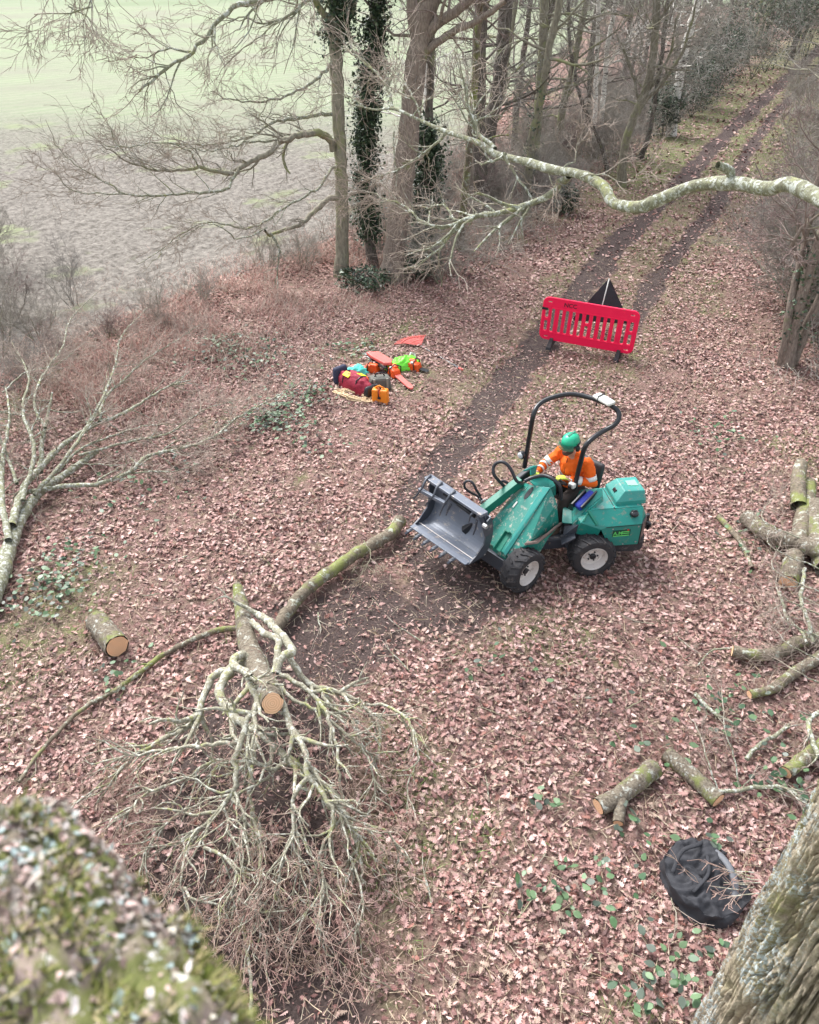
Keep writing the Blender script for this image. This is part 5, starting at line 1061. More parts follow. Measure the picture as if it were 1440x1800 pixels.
# ------------------------------------------------------------------ driver
PM = Matrix.Translation(Vector(FA.o)) @ Matrix.Rotation(FA.az, 4, 'Z')
DR = empty('person', FA.w(V3(-1.4, .05, 0)), FA.az, 'driver in orange high visibility jacket and green helmet seated on the loader', 'person')
MB_ = Matrix.Translation((1.4, -.05, 0))
def pp(name, mb, mat, parent=None, **k):
    o = mb.build(name, mat, parent or DR, **k)
    if parent is None: o.matrix_local = MB_
    return o
M['orange'] = m_plain('hi_vis_orange', (.80, .13, .015), .7, 0, .08, 10, .2, bump=.15); M['refl'] = m_plain('reflective_tape', (.72, .72, .70), .4, 0, .05, 20)
M['trouser'] = m_plain('dark_work_trousers', (.055, .045, .042), .85, 0, .25, 10, .1); M['skin'] = m_plain('skin', (.50, .27, .2), .5, 0, .06, 10); M['beard'] = m_plain('brown_beard', (.09, .055, .04), .9, 0, .3, 60)
M['glove'] = m_plain('yellow_green_gloves', (.58, .70, .10), .7, 0, .08, 20); M['helmet'] = m_plain('green_helmet', (.02, .42, .24), .3, 0, .04, 5, .5); M['helmet_d'] = m_plain('dark_green_vents', (.008, .16, .1), .4); M['boot'] = m_plain('muddy_boots', (.12, .085, .065), .85, 0, .3, 12)
k = N('visor_mesh'); k.done((.02, .16, .1), .4); k.b.inputs['Alpha'].default_value = .75; M['visor'] = k.m
hip = V3(-1.40, .05, .90); chest = V3(-1.33, .06, 1.26); neck = V3(-1.25, .07, 1.47); head = V3(-1.17, .08, 1.63)
shN, shF = V3(-1.34, .29, 1.38), V3(-1.30, -.15, 1.40); elN, elF = h(1036, 842, 1.08), h(966, 806, 1.20)
elN = V3(-1.36, .40, 1.10); elF = V3(-1.12, -.27, 1.20); hN, hF = V3(-1.10, .14, 1.17), V3(-.90, -.22, 1.17)
def limbt(mb, a, b_, r0, r1, n=14): mb.tube(resample([a, a*.5+b_*.5+V3(0, 0, -.005), b_], .04), np.linspace(r0, r1, len(resample([a, a*.5+b_*.5, b_], .04))), n); mb.ell(a, (r0,)*3, 12, 8); mb.ell(b_, (r1,)*3, 12, 8)
# body: head, neck, trunk core, forearms in one skin
mb = MB(); mb.tube([hip+V3(0, 0, .02), chest, neck, head], [.12, .14, .062, .06], 14); mb.ell(head+V3(.012, 0, .02), (.098, .077, .118), 18, 14); mb.ell(head+V3(.075, 0, -.06), (.042, .045, .045), 12, 8)
mb.ell(head+V3(.112, 0, -.002), (.02, .014, .03), 10, 8)
for s in (-1, 1): mb.ell(head+V3(-.005, .078*s, 0), (.022, .012, .033), 10, 8)
limbt(mb, shN, elN, .045, .04); limbt(mb, elN, hN, .04, .03); limbt(mb, shF, elF, .045, .04); limbt(mb, elF, hF, .04, .03)
pp('body', mb, M['skin'], remesh=.009)
mb = MB()
for s in (-1, 1): mb.ell(head+V3(.097, .03*s, .022), (.012, .013, .008), 10, 8)
pp('eyes', mb, m_plain('eye', (.05, .035, .03), .3), smooth=True)
mb = MB(); mb.ell(head+V3(.072, 0, -.072), (.05, .058, .05), 16, 10); mb.ell(head+V3(.03, 0, -.05), (.06, .078, .06), 16, 10); pp('beard', mb, M['beard'], remesh=.01)
mb = MB(); mb.ell(head+V3(.112, 0, -.048), (.008, .02, .006), 10, 6); pp('mouth', mb, m_plain('lips', (.35, .12, .1), .5), smooth=True)
# jacket
mb = MB(); mb.tube(resample([hip+V3(.01, 0, -.02), hip+V3(.0, 0, .1), chest, neck+V3(-.02, 0, -.01)], .04), np.interp(np.linspace(0, 1, len(resample([hip+V3(.01, 0, -.02), hip+V3(.0, 0, .1), chest, neck+V3(-.02, 0, -.01)], .04))), [0, .3, .65, .85, 1], [.165, .17, .19, .15, .075]), 20)
mb.ell(chest+V3(0, .0, .04), (.13, .225, .15), 18, 12); limbt(mb, shN, elN, .082, .068); limbt(mb, elN, hN+(elN-hN)*.22, .068, .047); limbt(mb, shF, elF, .08, .066); limbt(mb, elF, hF+(elF-hF)*.22, .066, .046)
mb.ell(neck+V3(-.05, 0, .0), (.09, .11, .05), 14, 8)
jk = pp('jacket', mb, M['orange'], remesh=.012); jk.modifiers['s'].iterations = 4; tx = bpy.data.textures.new('folds', 'CLOUDS'); tx.noise_scale = .09; md = jk.modifiers.new('d', 'DISPLACE'); md.texture = tx; md.strength = .045; md.mid_level = .5
def band(a, b_, t0, t1, r, fl=1.0, nm='reflective_band'):
    mb = MB(); P = [a+(b_-a)*t0, a+(b_-a)*(t0+t1)/2, a+(b_-a)*t1]; mb.tube(P, r, 22, cap=False); o = mb.build(nm, M['refl'], jk, True); md = o.modifiers.new('s', 'SOLIDIFY'); md.thickness = .004
for a, b_, e in ((shN, elN, 1), (shF, elF, 1)): band(a, b_, .62, .84, .0775)
band(elN, hN, .42, .60, .062); band(elF, hF, .05, .24, .069); band(elF, hF, .50, .66, .059)
mb = MB()
for (z0) in (1.10,):
    ring = [V3(-1.37+.185*math.cos(t), .055+.205*math.sin(t), z0+.03*math.cos(t)) for t in np.linspace(0, 2*math.pi, 33)]
    V = []; 
    for p in ring: V += [p+V3(0, 0, .028), p-V3(0, 0, .028)]
    mb.add(V, [(2*i, 2*i+1, 2*i+3, 2*i+2) for i in range(32)])
o = mb.build('reflective_band', M['refl'], jk, True); md = o.modifiers.new('s', 'SOLIDIFY'); md.thickness = .008
mb = MB(); mb.tube([neck+V3(.085, .0, -.04), chest+V3(.175, 0, .02), chest+V3(.185, 0, -.06)], .006, 6); mb.build('zip', M['black'], jk)
# trousers, boots
knN, knF = V3(-1.0, .24, .92), V3(-1.0, -.12, .90); anN, anF = V3(-.93, .22, .47), V3(-.90, -.1, .47)
mb = MB(); mb.ell(hip+V3(0, 0, -.05), (.17, .19, .12), 16, 10)
for s, kn, an in ((.11, knN, anN), (-.11, knF, anF)):
    a = hip+V3(.02, s, -.04); limbt(mb, a, kn, .105, .078); limbt(mb, kn, an, .078, .058)
pp('trousers', mb, M['trouser'], remesh=.012)
for an in (anN, anF): mb = MB(); mb.tube(resample([an+V3(0, 0, .06), an, an+V3(.02, 0, -.07), an+V3(.1, 0, -.085), an+V3(.17, 0, -.095)], .02), np.interp(np.linspace(0, 1, len(resample([an+V3(0, 0, .06), an, an+V3(.02, 0, -.07), an+V3(.1, 0, -.085), an+V3(.17, 0, -.095)], .02))), [0, .4, .7, 1], [.055, .056, .052, .03]), 14); pp('boot', mb, M['boot'], remesh=.008)
# gloves: palm, four fingers and a thumb closing on the wheel / hood edge
def hand(w, d, up_, side):
    d = norm(d); up_ = norm(up_-d*(up_@d)); sd = np.cross(up_, d)*side; mb = MB()
    mb.tube([w-d*.05, w, w+d*.05, w+d*.085], [.036, .034, .042, .036], 12, flat=.55); 
    for i, (o_, L) in enumerate(((.033, .07), (.011, .08), (-.011, .075), (-.031, .058))):
        b0 = w+d*.08+sd*o_; mb.tube([b0-d*.02, b0+d*L*.35+up_*.004, b0+d*L*.65-up_*L*.25, b0+d*L*.72-up_*L*.6], [.0125, .012, .011, .009], 8)
    t0 = w+d*.02+sd*.036; mb.tube([t0-d*.01, t0+sd*.022+d*.025-up_*.008, t0+sd*.024+d*.05-up_*.022, t0+sd*.012+d*.066-up_*.036], [.015, .014, .012, .010], 8)
    pp('glove', mb, M['glove'], remesh=.0045)
hand(hN, norm(hN-elN)*.7+V3(.3, -.1, 0), V3(0, 0, 1), -1); hand(hF, norm(hF-elF)*.7+V3(.3, 0, 0), V3(0, 0, 1), 1)
# helmet with visor and ear defenders, head bowed forward
HM = Matrix.Translation(Vector(head)+Vector((.0, 0, .055))) @ Matrix.Rotation(.16, 4, 'Y')
def hp(name, mb, mat, **k): o = mb.build(name, mat, DR, **k); o.matrix_local = MB_ @ HM; return o
mb = MB(); V = []; n = 28; rings = [(1, -.01), (1, .03), (.95, .065), (.82, .098), (.6, .122), (.32, .136), (.03, .14)]
mb.lathe([(.118*a, z) for a, z in rings], (0, 0, 0), 'Z', n); mb.v = [(x*1.16, y*.98, z) for x, y, z in mb.v]; hp('helmet', mb, M['helmet'], smooth=True)
mb = MB()
for sx in (-1, 1):
    for xx in (-.03, .0, .03): mb.box((xx, sx*.088, .088), (.018, .012, .012))
mb.box((-.02, 0, .138), (.14, .03, .012)); hp('helmet_vents', mb, M['helmet_d'])
mb = MB(); mb.lathe([(.124, -.012), (.130, .002), (.124, .012)], (0, 0, 0), 'Z', n); mb.v = [(x*1.16, y, z) for x, y, z in mb.v]; hp('helmet_rim', mb, M['black'], smooth=True)
mb = MB(); V = []
for z, r in ((.05, .98), (.01, 1.1), (-.025, 1.16)):
    for k_ in range(15): t = -1.05+2.1*k_/14; V.append((.145*r*math.cos(t)+.01, .135*r*math.sin(t), z))
mb.add(V, [(j*15+i, j*15+i+1, (j+1)*15+i+1, (j+1)*15+i) for j in range(2) for i in range(14)]); hp('visor', mb, M['visor'], smooth=True)
for s in (-1, 1): mb = MB(); mb.ell((.0, .128*s, -.045), (.04, .026, .05), 14, 10); mb.bar((0, .135*s, 0), (0, .135*s, .05), .02, .01); hp('ear_defender', mb, M['black'], smooth=True)
for o in (jk,): pass

# ------------------------------------------------------------------ barrier and folded sign on the track
M['red'] = m_plain('red_barrier_plastic', (.88, .008, .075), .45, 0, .06, 4, .4, dirt=(.5, .10, .10), dirt_a=.62, dsc=5)
pL, pR = G(947, 597, .12), G(1111, 622, .12); bw_ = np.linalg.norm((pR-pL)[:2]); baz = math.atan2((pR-pL)[1], (pR-pL)[0])
BR = empty('traffic_barrier', ((pL+pR)/2*V3(1, 1, 0)), baz, 'bright red slotted plastic pedestrian barrier standing across the track', 'barrier')
BH = .93; BR.rotation_euler[1] = .03; BR.location.z = .025
def rrect(cx, cy, w, h_, r, n=6):
    P = []
    for qx, qy, a0 in ((1, 1, 0), (-1, 1, 90), (-1, -1, 180), (1, -1, 270)):
        for k_ in range(n+1): a = math.radians(a0+90*k_/n); P.append((cx+qx*(w/2-r)+r*math.cos(a), cy+qy*(h_/2-r)+r*math.sin(a)))
    return P
cu = bpy.data.curves.new('panel', 'CURVE'); cu.dimensions = '2D'; cu.fill_mode = 'BOTH'; cu.extrude = .018; cu.bevel_depth = .006; cu.bevel_resolution = 1
def spl(P): s = cu.splines.new('POLY'); s.points.add(len(P)-1); [setattr(s.points[i], 'co', (p[0], p[1], 0, 1)) for i, p in enumerate(P)]; s.use_cyclic_u = True
W2 = bw_; spl(rrect(0, BH/2, W2, BH, .13))
fr_ = (.05, .117, .198, .266, .337, .407, .48, .554, .63, .70, .774, .868, .94); y0_, y1_ = .19*BH, .76*BH
for i, f in enumerate(fr_):
    x = (f-.5)*W2; w = .082
    if i in (0, 12): spl(rrect(x, y0_+.13, w, .24, .03)); spl(rrect(x, y1_-.12, w, .22, .03))
    elif i == 6: spl(rrect(x, y0_+.14, w, .26, .03)); spl(rrect(x, y1_-.11, w, .22, .03))
    else: spl(rrect(x, (y0_+y1_)/2, w, y1_-y0_, .035))
for x, y in ((-.43, .075), (.43, .075), (-.43, .90), (.43, .90)): spl(rrect(x*W2, y*BH, .10, .045, .02))
t = bpy.data.objects.new('panel', cu); COL.objects.link(t); dg = bpy.context.evaluated_depsgraph_get(); me = bpy.data.meshes.new_from_object(t.evaluated_get(dg)); bpy.data.objects.remove(t)
me.materials.clear(); me.materials.append(M['red']); pn = bpy.data.objects.new('panel', me); link(pn, BR); pn.matrix_local = Matrix.Translation((0, 0, .12)) @ Matrix.Rotation(math.pi/2, 4, 'X')
mb = MB()
for y in (.765*BH+.12, .185*BH+.115): mb.box((0, -.026, y), (W2*.8, .012, .02))
mb.build('rib', M['red'], BR, bevel=.004)
text('NCC', .125, m_plain('dark_print', (.05, .01, .02), .6), 'lettering', BR, Matrix.Translation((-W2*.28, -.0275, .12+.84*BH)) @ Matrix.Rotation(math.pi/2, 4, 'X'), .0015)
mb = MB(); mb.box((-W2*.475, 0, .12+.73*BH), (.13, .07, .055)); mb.build('strap', M['black'], BR, bevel=.008)
for x in (-.36, .36):
    mb = MB(); mb.add([(x*W2-.06, -.30, .0), (x*W2+.06, -.30, .0), (x*W2+.06, .30, 0), (x*W2-.06, .30, 0), (x*W2-.05, -.28, .05), (x*W2+.05, -.28, .05), (x*W2+.05, .28, .05), (x*W2-.05, .28, .05), (x*W2-.035, -.04, .17), (x*W2+.035, -.04, .17), (x*W2+.035, .04, .17), (x*W2-.035, .04, .17)],
      [(0, 1, 2, 3), (0, 1, 5, 4), (2, 3, 7, 6), (0, 4, 7, 3), (1, 5, 6, 2), (4, 5, 9, 8), (6, 7, 11, 10), (5, 6, 10, 9), (4, 8, 11, 7), (8, 9, 10, 11)]); o = mb.build('foot', M['rubber'], BR, bevel=.01)
    o.rotation_euler = (0, 0, 0)
SG = G(1046, 588); S2 = empty('roll_up_road_sign', SG, baz+.1, 'black backed triangular roll up road sign with white rod behind the red barrier', 'road sign')
ap = GY(1071, 491, SG[1]+.25)-SG; Rz = Matrix.Rotation(-(baz+.1), 3, 'Z'); ap = Rz @ Vector(ap)
q0 = Rz @ Vector(GY(1007, 560, SG[1]+.02)-SG); q1 = Rz @ Vector(GY(1106, 566, SG[1]+.02)-SG)
mb = MB(); mb.plate([ap+Vector((-.02, .02, 0)), ap+Vector((.02, .02, 0)), q1+Vector((0, .02, 0)), q1+Vector((-.03, .02, -.05)), q0+Vector((.03, .02, -.05)), q0+Vector((0, .02, 0))], .006); mb.build('fabric', m_plain('black_sign_fabric', (.022, .024, .03), .6, 0, .3, 5, bump=.3), S2)
mb = MB(); mb.tube([ap+Vector((0, -.005, .02)), Vector((0, -.01, .05))], .013, 8); mb.build('rod', M['white'], S2, True)
mb = MB(); mb.tube([q0+Vector((0, .035, 0)), q1+Vector((0, .035, 0))], .010, 8); mb.build('cross_rod', M['white'], S2, True)
for s in (-1, 1): mb = MB(); mb.tube([(0, 0, .12), (s*.35, -.05*s, .02)], .012, 8); mb.build('leg', M['black'], S2, True)
mb = MB(); mb.tube([(0, .05, .2), (0, .5, .02)], .012, 8); mb.build('leg', M['black'], S2, True)

# ------------------------------------------------------------------ kit lying left of the track
GR = 'kit on the leaves beside the track'
m_or = m_plain('orange_plastic', (.78, .10, .015), .45, 0, .08, 9); m_or2 = m_plain('bright_orange_plastic', (.85, .25, .02), .45, 0, .08, 9); m_rd = m_plain('faded_red_plastic', (.70, .15, .13), .5, 0, .12, 9)
m_lg = m_plain('lime_plastic', (.18, .80, .05), .4, 0, .15, 7, bump=.3); m_gy = m_plain('grey_canvas', (.13, .13, .115), .85, 0, .15, 20); m_bg = m_plain('maroon_canvas', (.26, .012, .035), .7, 0, .2, 10); m_nv = m_plain('navy_canvas', (.03, .035, .07), .7); m_ye = m_plain('yellow_panel', (.85, .75, .02), .6); m_te = m_plain('teal_cloth', (.10, .62, .52), .7, 0, .3, 18, bump=.4)
m_ro = m_plain('cream_rope', (.62, .47, .30), .85, 0, .15, 60)
def dirn(a, b_): d = G(*b_)-G(*a); return math.atan2(d[1], d[0]), np.linalg.norm(d)
def lump(mb, r, h_, seed, n=26, m=14, amp=.35, sq=1.0):
    V = []; 
    for j in range(m+1):
        t = math.pi/2*j/m
        for k_ in range(n): a = 2*math.pi*k_/n; V.append((math.cos(a)*math.cos(t)*r[0], math.sin(a)*math.cos(t)*r[1], math.sin(t)**sq*h_))
    V = np.array(V); V = V*(1+amp*(fbm(V, 6/max(r), seed)[:, None]-.5)*2); V[:, 2] = np.maximum(V[:, 2], 0)
    mb.add(V, [(j*n+k_, j*n+(k_+1) % n, (j+1)*n+(k_+1) % n, (j+1)*n+k_) for j in range(m) for k_ in range(n)]); return mb
# red leaf rake
a, L = dirn((740, 612), (813, 654)); p = G(740, 612)
RK = empty('leaf_rake', p, a, 'red plastic leaf rake with silver pole lying beyond the kit', 'rake', GR)
mb = MB(); mb.tube([(0, 0, .05), (L*.92, 0, .05)], .017, 8); mb.build('handle', M['grey'], RK, True)
mb = MB(); mb.tube([(L*.92, 0, .05), (L*1.0, 0, .05)], .022, 8); mb.build('grip', m_rd, RK, True)
mb = MB()
for i in range(19):
    t = -.75+1.5*i/18; e = Vector((-.55*math.cos(t), .62*math.sin(t), .06)); mb.tube([(-.02, .02*t, .06), e*.6+Vector((0, 0, .06)), e, e+Vector((-.03, 0, -.05))], [.012, .011, .010, .007], 5, flat=.6)
mb.tube([(-.40*math.cos(t), .45*math.sin(t), .095) for t in np.linspace(-.75, .75, 9)], .014, 6); mb.tube([(-.22*math.cos(t), .25*math.sin(t), .085) for t in np.linspace(-.75, .75, 9)], .016, 6); mb.build('rake_head', m_rd, RK, True)
def bagbox(mb, c, d, rz=0, tp=.8, mi=0): mb.box(c, d, Matrix.Rotation(rz, 3, 'Z'), mi, tp)
# maroon duffel bag
a, L = dirn((597, 668), (655, 698)); p = (G(597, 672)+G(655, 700))/2; L = max(L, .75)
BG_ = empty('duffel_bag', p, a, 'maroon rope bag with navy end and yellow patches between rope and grey bag', 'bag', GR)
mb = MB(); lump(mb, (L/2, .19), .36, 14, 40, 16, .16, .55); mb.build('body', m_bg, BG_, True)
mb = MB(); mb.box((-L/2+.05, 0, .19), (.15, .36, .34), Matrix.Rotation(-.1, 3, 'Y'), 0, .85); mb.build('end_panel', m_nv, BG_, True, bevel=.05)
mb = MB(); mb.box((L/2-.05, 0, .14), (.13, .34, .26), None, 0, .8); mb.build('end_panel', M['black'], BG_, True, bevel=.05)
for x, s in ((-.12, -.1), (.08, .09)): mb = MB(); mb.box((x, s, .335), (.18, .12, .02), Matrix.Rotation(-s*4, 3, 'X')); mb.build('yellow_patch', m_ye, BG_, bevel=.008)
for x in (-.2, .18): mb = MB(); mb.tube([(x, -.17, .15), (x, -.12, .31), (x, 0, .36), (x, .12, .31), (x, .17, .15)], .014, 6); mb.build('strap', M['black'], BG_, True)
# teal cloth bundle
p = G(627, 660); TC = empty('cloth_bundle', p, .3, 'pale teal cloth bundle tucked behind the maroon rope bag', 'cloth', GR)
mb = MB(); lump(mb, (.26, .17), .22, 4); mb.build('cloth', m_te, TC, True)
# grey bag
p = G(668, 682); GB = empty('canvas_bag', p, .2, 'grey canvas bag with buckled straps behind the orange fuel can', 'bag', GR)
mb = MB(); mb.box((0, 0, .13), (.46, .28, .26), None, 0, .82); mb.build('body', m_gy, GB, bevel=.05)
for x in (-.13, .13): mb = MB(); mb.box((x, -.13, .15), (.04, .03, .22)); mb.build('strap', m_plain('grey_strap', (.28, .27, .23), .8), GB, bevel=.005)
mb = MB(); mb.tube([(-.1, 0, .25), (-.06, 0, .33), (.06, 0, .33), (.1, 0, .25)], .014, 8); mb.build('handle', M['black'], GB, True)
# fuel can
p = G(669, 708); FC = empty('fuel_can', p, -.25, 'orange combination fuel can standing in front of the grey bag', 'fuel can', GR)
mb = MB(); mb.box((-.09, 0, .15), (.14, .16, .30), None, 0, .9); mb.box((.08, 0, .15), (.17, .17, .30), None, 0, .85); mb.box((0, 0, .06), (.3, .15, .12)); mb.build('body', m_or2, FC, bevel=.03)
mb = MB(); mb.tube([(-.09, 0, .32), (-.02, 0, .36), (.08, 0, .32)], .018, 8); mb.build('handle', m_or2, FC, True)
for x, z in ((-.09, .33), (.0, .13)): mb = MB(); mb.lathe([(.032, 0), (.032, .03)], (x, -.085 if z < .2 else .04, z), 'Z', 12); mb.build('cap', M['black'], FC)
mb = MB(); mb.tube([(-.02, -.06, .33), (-.01, -.1, .25), (.0, -.1, .15)], .009, 6); mb.build('tether', M['black'], FC, True)
# rope coil
p = G(622, 700); RC = empty('rope_coil', p, .0, 'loose cream climbing rope heaped in front of the maroon rope bag', 'rope', GR)
rr_ = np.random.default_rng(3); mb = MB(); pts = []
ca, sa = math.cos(-.55), math.sin(-.55)
for i in range(230):
    t = i*.42; ex = .34+.10*math.sin(i*.05+1); x = ex*math.cos(t)+rr_.normal()*.03; y = (.13+.03*math.sin(i*.11))*math.sin(t)+rr_.normal()*.02; pts.append(V3(x*ca-y*sa, x*sa+y*ca, .03+.10*rr_.random()*(1-abs(x)/.7)))
mb.tube(resample(pts, .06), .011, 5); mb.build('rope', m_ro, RC, True)
# orange helmet
p = G(640, 676); OH = empty('safety_helmet', p, 0, 'small orange safety helmet between the maroon bag and grey bag', 'helmet', GR)
mb = MB(); mb.lathe([(.13, .0), (.135, .02), (.12, .03), (.11, .08), (.08, .125), (.03, .145)], (0, 0, .03), 'Z', 20); mb.build('shell', m_or, OH, True)
mb = MB(); mb.box((.13, 0, .04), (.08, .16, .012)); mb.build('peak', m_or, OH, bevel=.004)
# chainsaws
def saw(name, label, px, rz, bodyc, barL, barmat, case=False, blab='scabbard'):
    p = G(*px); s = empty(name, p, rz, label, 'chainsaw', GR)
    mb = MB(); mb.box((0, 0, .11), (.30, .20, .16), None, 0, .8); mb.box((-.06, .05, .2), (.16, .1, .06)); mb.build('body', bodyc, s, bevel=.025)
    mb = MB(); mb.tube([(.06, -.12, .08), (.05, -.13, .22), (.03, 0, .28), (.05, .13, .22), (.06, .12, .08)], .013, 8); mb.build('front_handle', M['black'], s, True)
    mb = MB(); mb.tube([(-.12, 0, .18), (-.28, 0, .19), (-.36, 0, .12), (-.30, 0, .05), (-.12, 0, .05)], .018, 8); mb.build('rear_handle', M['black'], s, True)
    mb = MB(); mb.plate([(.14, -.06, .09), (.14+barL*.9, -.05, .07), (.14+barL, -.02, .07), (.14+barL, .03, .07), (.14+barL*.9, .06, .07), (.14, .06, .09)], .035 if case else .012); mb.build('scabbard' if case else 'guide_bar', barmat, s, bevel=.005)
    mb = MB(); mb.lathe([(.03, 0), (.03, .03)], (-.02, -.06, .19), 'Z', 12); mb.build('cap', M['white'], s)
saw('chainsaw', 'chainsaw in long faded red scabbard pointing towards the track', (693, 662), math.atan2(*(G(722, 687)-G(693, 662))[[1, 0]]), m_or, .62, m_rd, True)
saw('chainsaw', 'small top handled chainsaw lying behind the grey bag', (655, 655), 2.75, m_or, .35, m_rd, True)
saw('chainsaw', 'orange chainsaw half hidden under the lime green bag', (728, 652), -.5, m_or, .2, M['black'])
p = G(668, 650); SC = empty('saw_case', p, math.atan2(*(G(684, 657)-G(652, 644))[[1, 0]]), 'flat faded red plastic saw case on top of the kit pile', 'case', GR)
mb = MB(); mb.plate([(-.32, -.07, .3), (-.1, -.13, .29), (.25, -.12, .24), (.33, 0, .23), (.25, .11, .25), (-.15, .12, .30)], .07); mb.build('shell', m_rd, SC, bevel=.02)
mb = MB(); mb.plate([(-.3, -.10, .24), (.25, -.16, .18), (.3, -.13, .18), (-.25, -.07, .25)], .02); mb.build('edge', M['black'], SC)
# lime bag
p = G(709, 648); LB_ = empty('lime_bag', p, .45, 'shiny lime green plastic bag on the kit pile beside the orange saw', 'bag', GR)
mb = MB(); lump(mb, (.36, .20), .24, 9, 34, 16, .34, .7); mb.build('sack', m_lg, LB_, True); mb = MB(); mb.tube([(.2, .12, .15), (.27, .2, .22), (.33, .14, .2), (.3, .05, .12)], .022, 6); mb.build('tie', M['white'], LB_, True)
# pole saw
a, L = dirn((652, 628), (694, 642)); PS = empty('pole_saw', G(652, 628), a, 'pale folded pole pruner lying behind the red saw case', 'pole saw', GR)
mb = MB(); mb.tube([(0, 0, .06), (L*1.1, 0, .06)], .022, 8); mb.build('pole', m_plain('pale_pole', (.6, .55, .52), .4), PS, True)
mb = MB(); mb.plate([(0, 0, .07), (-.10, .07, .07), (-.16, -.02, .06), (-.10, -.08, .06), (-.02, -.03, .06)], .01); mb.build('blade', M['grey'], PS)

# ------------------------------------------------------------------ black bag in the foreground
p = G(1232, 1560); BB = empty('black_sack', p, .25, 'collapsed black canvas rope sack lying beside the big oak trunk', 'sack')
mbk = m_plain('black_canvas', (.03, .031, .037), .8, 0, .35, 7, .4, bump=.4)
nu, nv = 90, 34; V = []
for j in range(nv+1):
    t = j/nv
    for i in range(nu):
        a = 2*math.pi*i/nu; r = .345 if t < .35 else .345*(1-(t-.35)/.65); zf = .15*min(t/.35, 1) if t < .35 else .15+.03*math.sin(a*2)
        V.append((r*math.cos(a)*.98, r*math.sin(a)*1.08, zf))
V = np.array(V); fo = fbm(V*V3(1, 1, 2), 4.2, 15, 3); rg_ = .6*(1-np.abs(2*fbm(V*V3(1, .5, 1), 6, 19, 2)-1))+.4*(1-np.abs(2*fbm(V*V3(.6, 1.2, 1), 13, 29, 2)-1)); V = V+V3(0, 0, 1)*(.19*(rg_-.6)+.10*(fo-.5))[:, None]*np.clip(V[:, 2:3]/.12, 0, 1)+(V*V3(1, 1, 0))*((fo-.5)*.45)[:, None]; V[:, 2] = np.maximum(V[:, 2], .0)
F = [(j*nu+i, j*nu+(i+1) % nu, (j+1)*nu+(i+1) % nu, (j+1)*nu+i) for j in range(nv) for i in range(nu)]
mb = MB(); mb.add(V, F); BBc = mb.build('canvas', mbk, BB, True)
mb = MB(); ring = [V3(.12+.12*math.cos(t), .02+.27*math.sin(t), .20+.04*math.cos(t*2)) for t in np.linspace(-1.3, 1.6, 14)]; mb.tube(resample(ring, .04), .032, 8, flat=.5); mb.build('rim', m_plain('grey_hem', (.12, .125, .14), .6), BB, True)
mb = MB(); mb.tube(resample([V3(-.28, .1, .2), V3(-.12, .24, .26), V3(.06, .26, .27), V3(.26, .34, .12), V3(.38, .2, .07)], .04), .02, 6, flat=.4); mb.tube(resample([V3(-.2, -.12, .22), V3(0, -.02, .27), V3(.1, .15, .25)], .04), .016, 6, flat=.4); mb.build('strap', mbk, BB, True)
rgb = np.random.default_rng(71); o_ = []
for k_ in range(9): grow(o_, G(1330+rgb.normal()*8, 1555+rgb.normal()*30, .25), norm(V3(-1, rgb.normal()*.25, rgb.normal()*.12)), rgb.uniform(.3, .6), .006, 2, rgb, .3, V3(0, 0, 0), 3, .6, .003)
tag(branches_obj('twig_cluster', o_, M['crown']), 'thin thorny twigs reaching over the black sack from the trunk', 'twigs')

# ------------------------------------------------------------------ mossy cut limb right in front of the camera
NL = empty('mossy_limb', (0, 0, 0), 0, 'very close cut limb covered in moss and lichen filling the lower left corner', 'branch')
e1, e0 = GD(-40, 1535, .80), GD(285, 2080, .62); Pn = resample([e0, e0*.5+e1*.5+V3(.0, .0, .004), e1], .012); rn = np.interp(np.linspace(0, 1, len(Pn)), [0, .8, .95, 1], [.104, .106, .100, .072])
v, f, r = tube_np([(Pn, rn)], 90); cen = np.repeat(Pn, 90, 0); dv = v-cen; v = cen+dv*(1+.55*(fbm(v, 17, 3)[:, None]-.5)+.26*(fbm(v, 90, 5, 3)[:, None]-.5))
k = N('close_moss_bark'); n = k.noise(130, 5, .75); bk_ = k.mix(n, (.12, .09, .075), (.42, .33, .30)); mo_ = k.mix(n, (.05, .065, .02), (.24, .25, .09)); c = k.mix(k.ramp(k.noise(11, 5, .7), .46, .56), bk_, mo_); c = k.mix(k.ramp(k.noise(45, 4, .8), .57, .64), c, (.62, .60, .58)); k.bump(n, .9, .004); mcl = k.done(c, .9)
ne = len(v)//90; endc = Pn[-1]+norm(Pn[-1]-Pn[-2])*.02; vv = np.vstack([v, endc[None]]); cap_ = np.array([[(ne-1)*90+i, (ne-1)*90+(i+1) % 90, len(v)] for i in range(90)])
bulk('bark', vv, [f, cap_], mcl, NL, smooth=True)
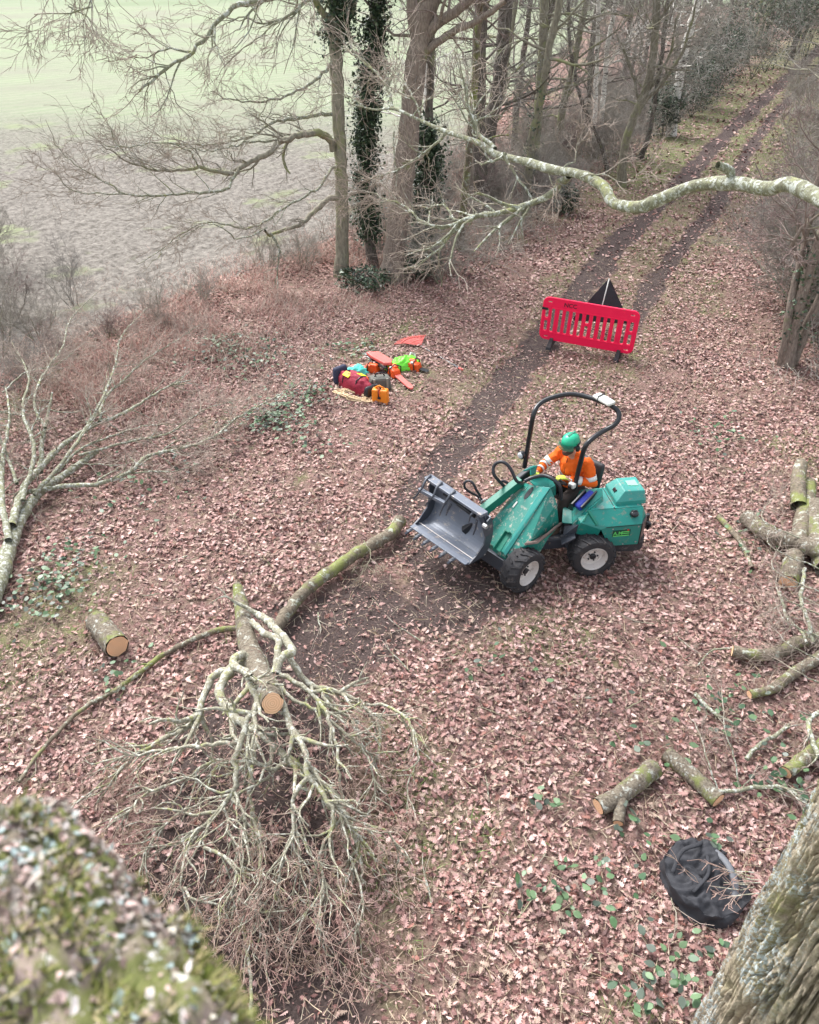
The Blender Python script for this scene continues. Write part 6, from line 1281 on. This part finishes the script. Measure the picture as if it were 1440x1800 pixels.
rk = np.random.default_rng(8); ids = rk.integers(0, len(v), 26000); q = v[ids]; nd = dv[ids]/np.linalg.norm(dv[ids], axis=1)[:, None]; mk_ = fbm(q, 11, 99, 3)
bl_ = (fbm(q, 13, 31, 3) > .52); P = q[bl_]+0; nb = nd[bl_]; n = len(P); s_ = np.cross(nb, rk.normal(size=(n, 3))); s_ /= np.linalg.norm(s_, axis=1)[:, None]; L_ = rk.uniform(.006, .022, n)[:, None]; tip = P+nb*L_+s_*L_*rk.normal(size=(n, 1))*.6+V3(0, 0, -.003)
w_ = np.cross(nb, s_)*.0014; V = np.stack([P-w_, P+w_, tip], 1).reshape(-1, 3); F = np.arange(3*n).reshape(n, 3); cm = np.array([(.08, .11, .02), (.18, .21, .05), (.30, .30, .10), (.42, .36, .2)])[rk.integers(0, 4, n)]
tag(bulk('moss', V, [F], M['blade'], NL, attrs={'col': np.repeat(cm, 3, 0)}), kind='stuff')
sel = rk.random(len(ids)) < .10+.5*sstep(.5, .62, fbm(v[ids], 16, 12, 3))+.5*sstep(.6, .95, ids/len(v)); q = q[sel]; nd2 = nd[sel]; n = len(q); t1_ = np.cross(nd2, rk.normal(size=(n, 3))); t1_ /= np.linalg.norm(t1_, axis=1)[:, None]; t2_ = np.cross(nd2, t1_); sz = (.0012+.0058*rk.random(n)**3.0)[:, None]; c0 = q+nd2*.004
ti = nd2*rk.normal(size=(n, 1))*.5*sz
V = np.stack([c0+(t1_*math.cos(a)*1.2+t2_*math.sin(a)*.8)*sz*rk.uniform(.35, 1.35, (n, 1))+nd2*rk.normal(size=(n, 1))*.35*sz+ti*math.cos(a) for a in np.linspace(0, 2*math.pi, 6, endpoint=False)], 1).reshape(-1, 3); F = np.arange(6*n).reshape(n, 6)
cf = np.array([(.66, .60, .58), (.40, .50, .50), (.55, .41, .38), (.38, .33, .3), (.5, .47, .4), (.25, .18, .16)])[rk.choice(6, n, p=[.05, .16, .18, .24, .08, .29])]
tag(bulk('lichen', V, [F], M['blade'], NL, attrs={'col': np.repeat(cf, 6, 0)}), kind='stuff')
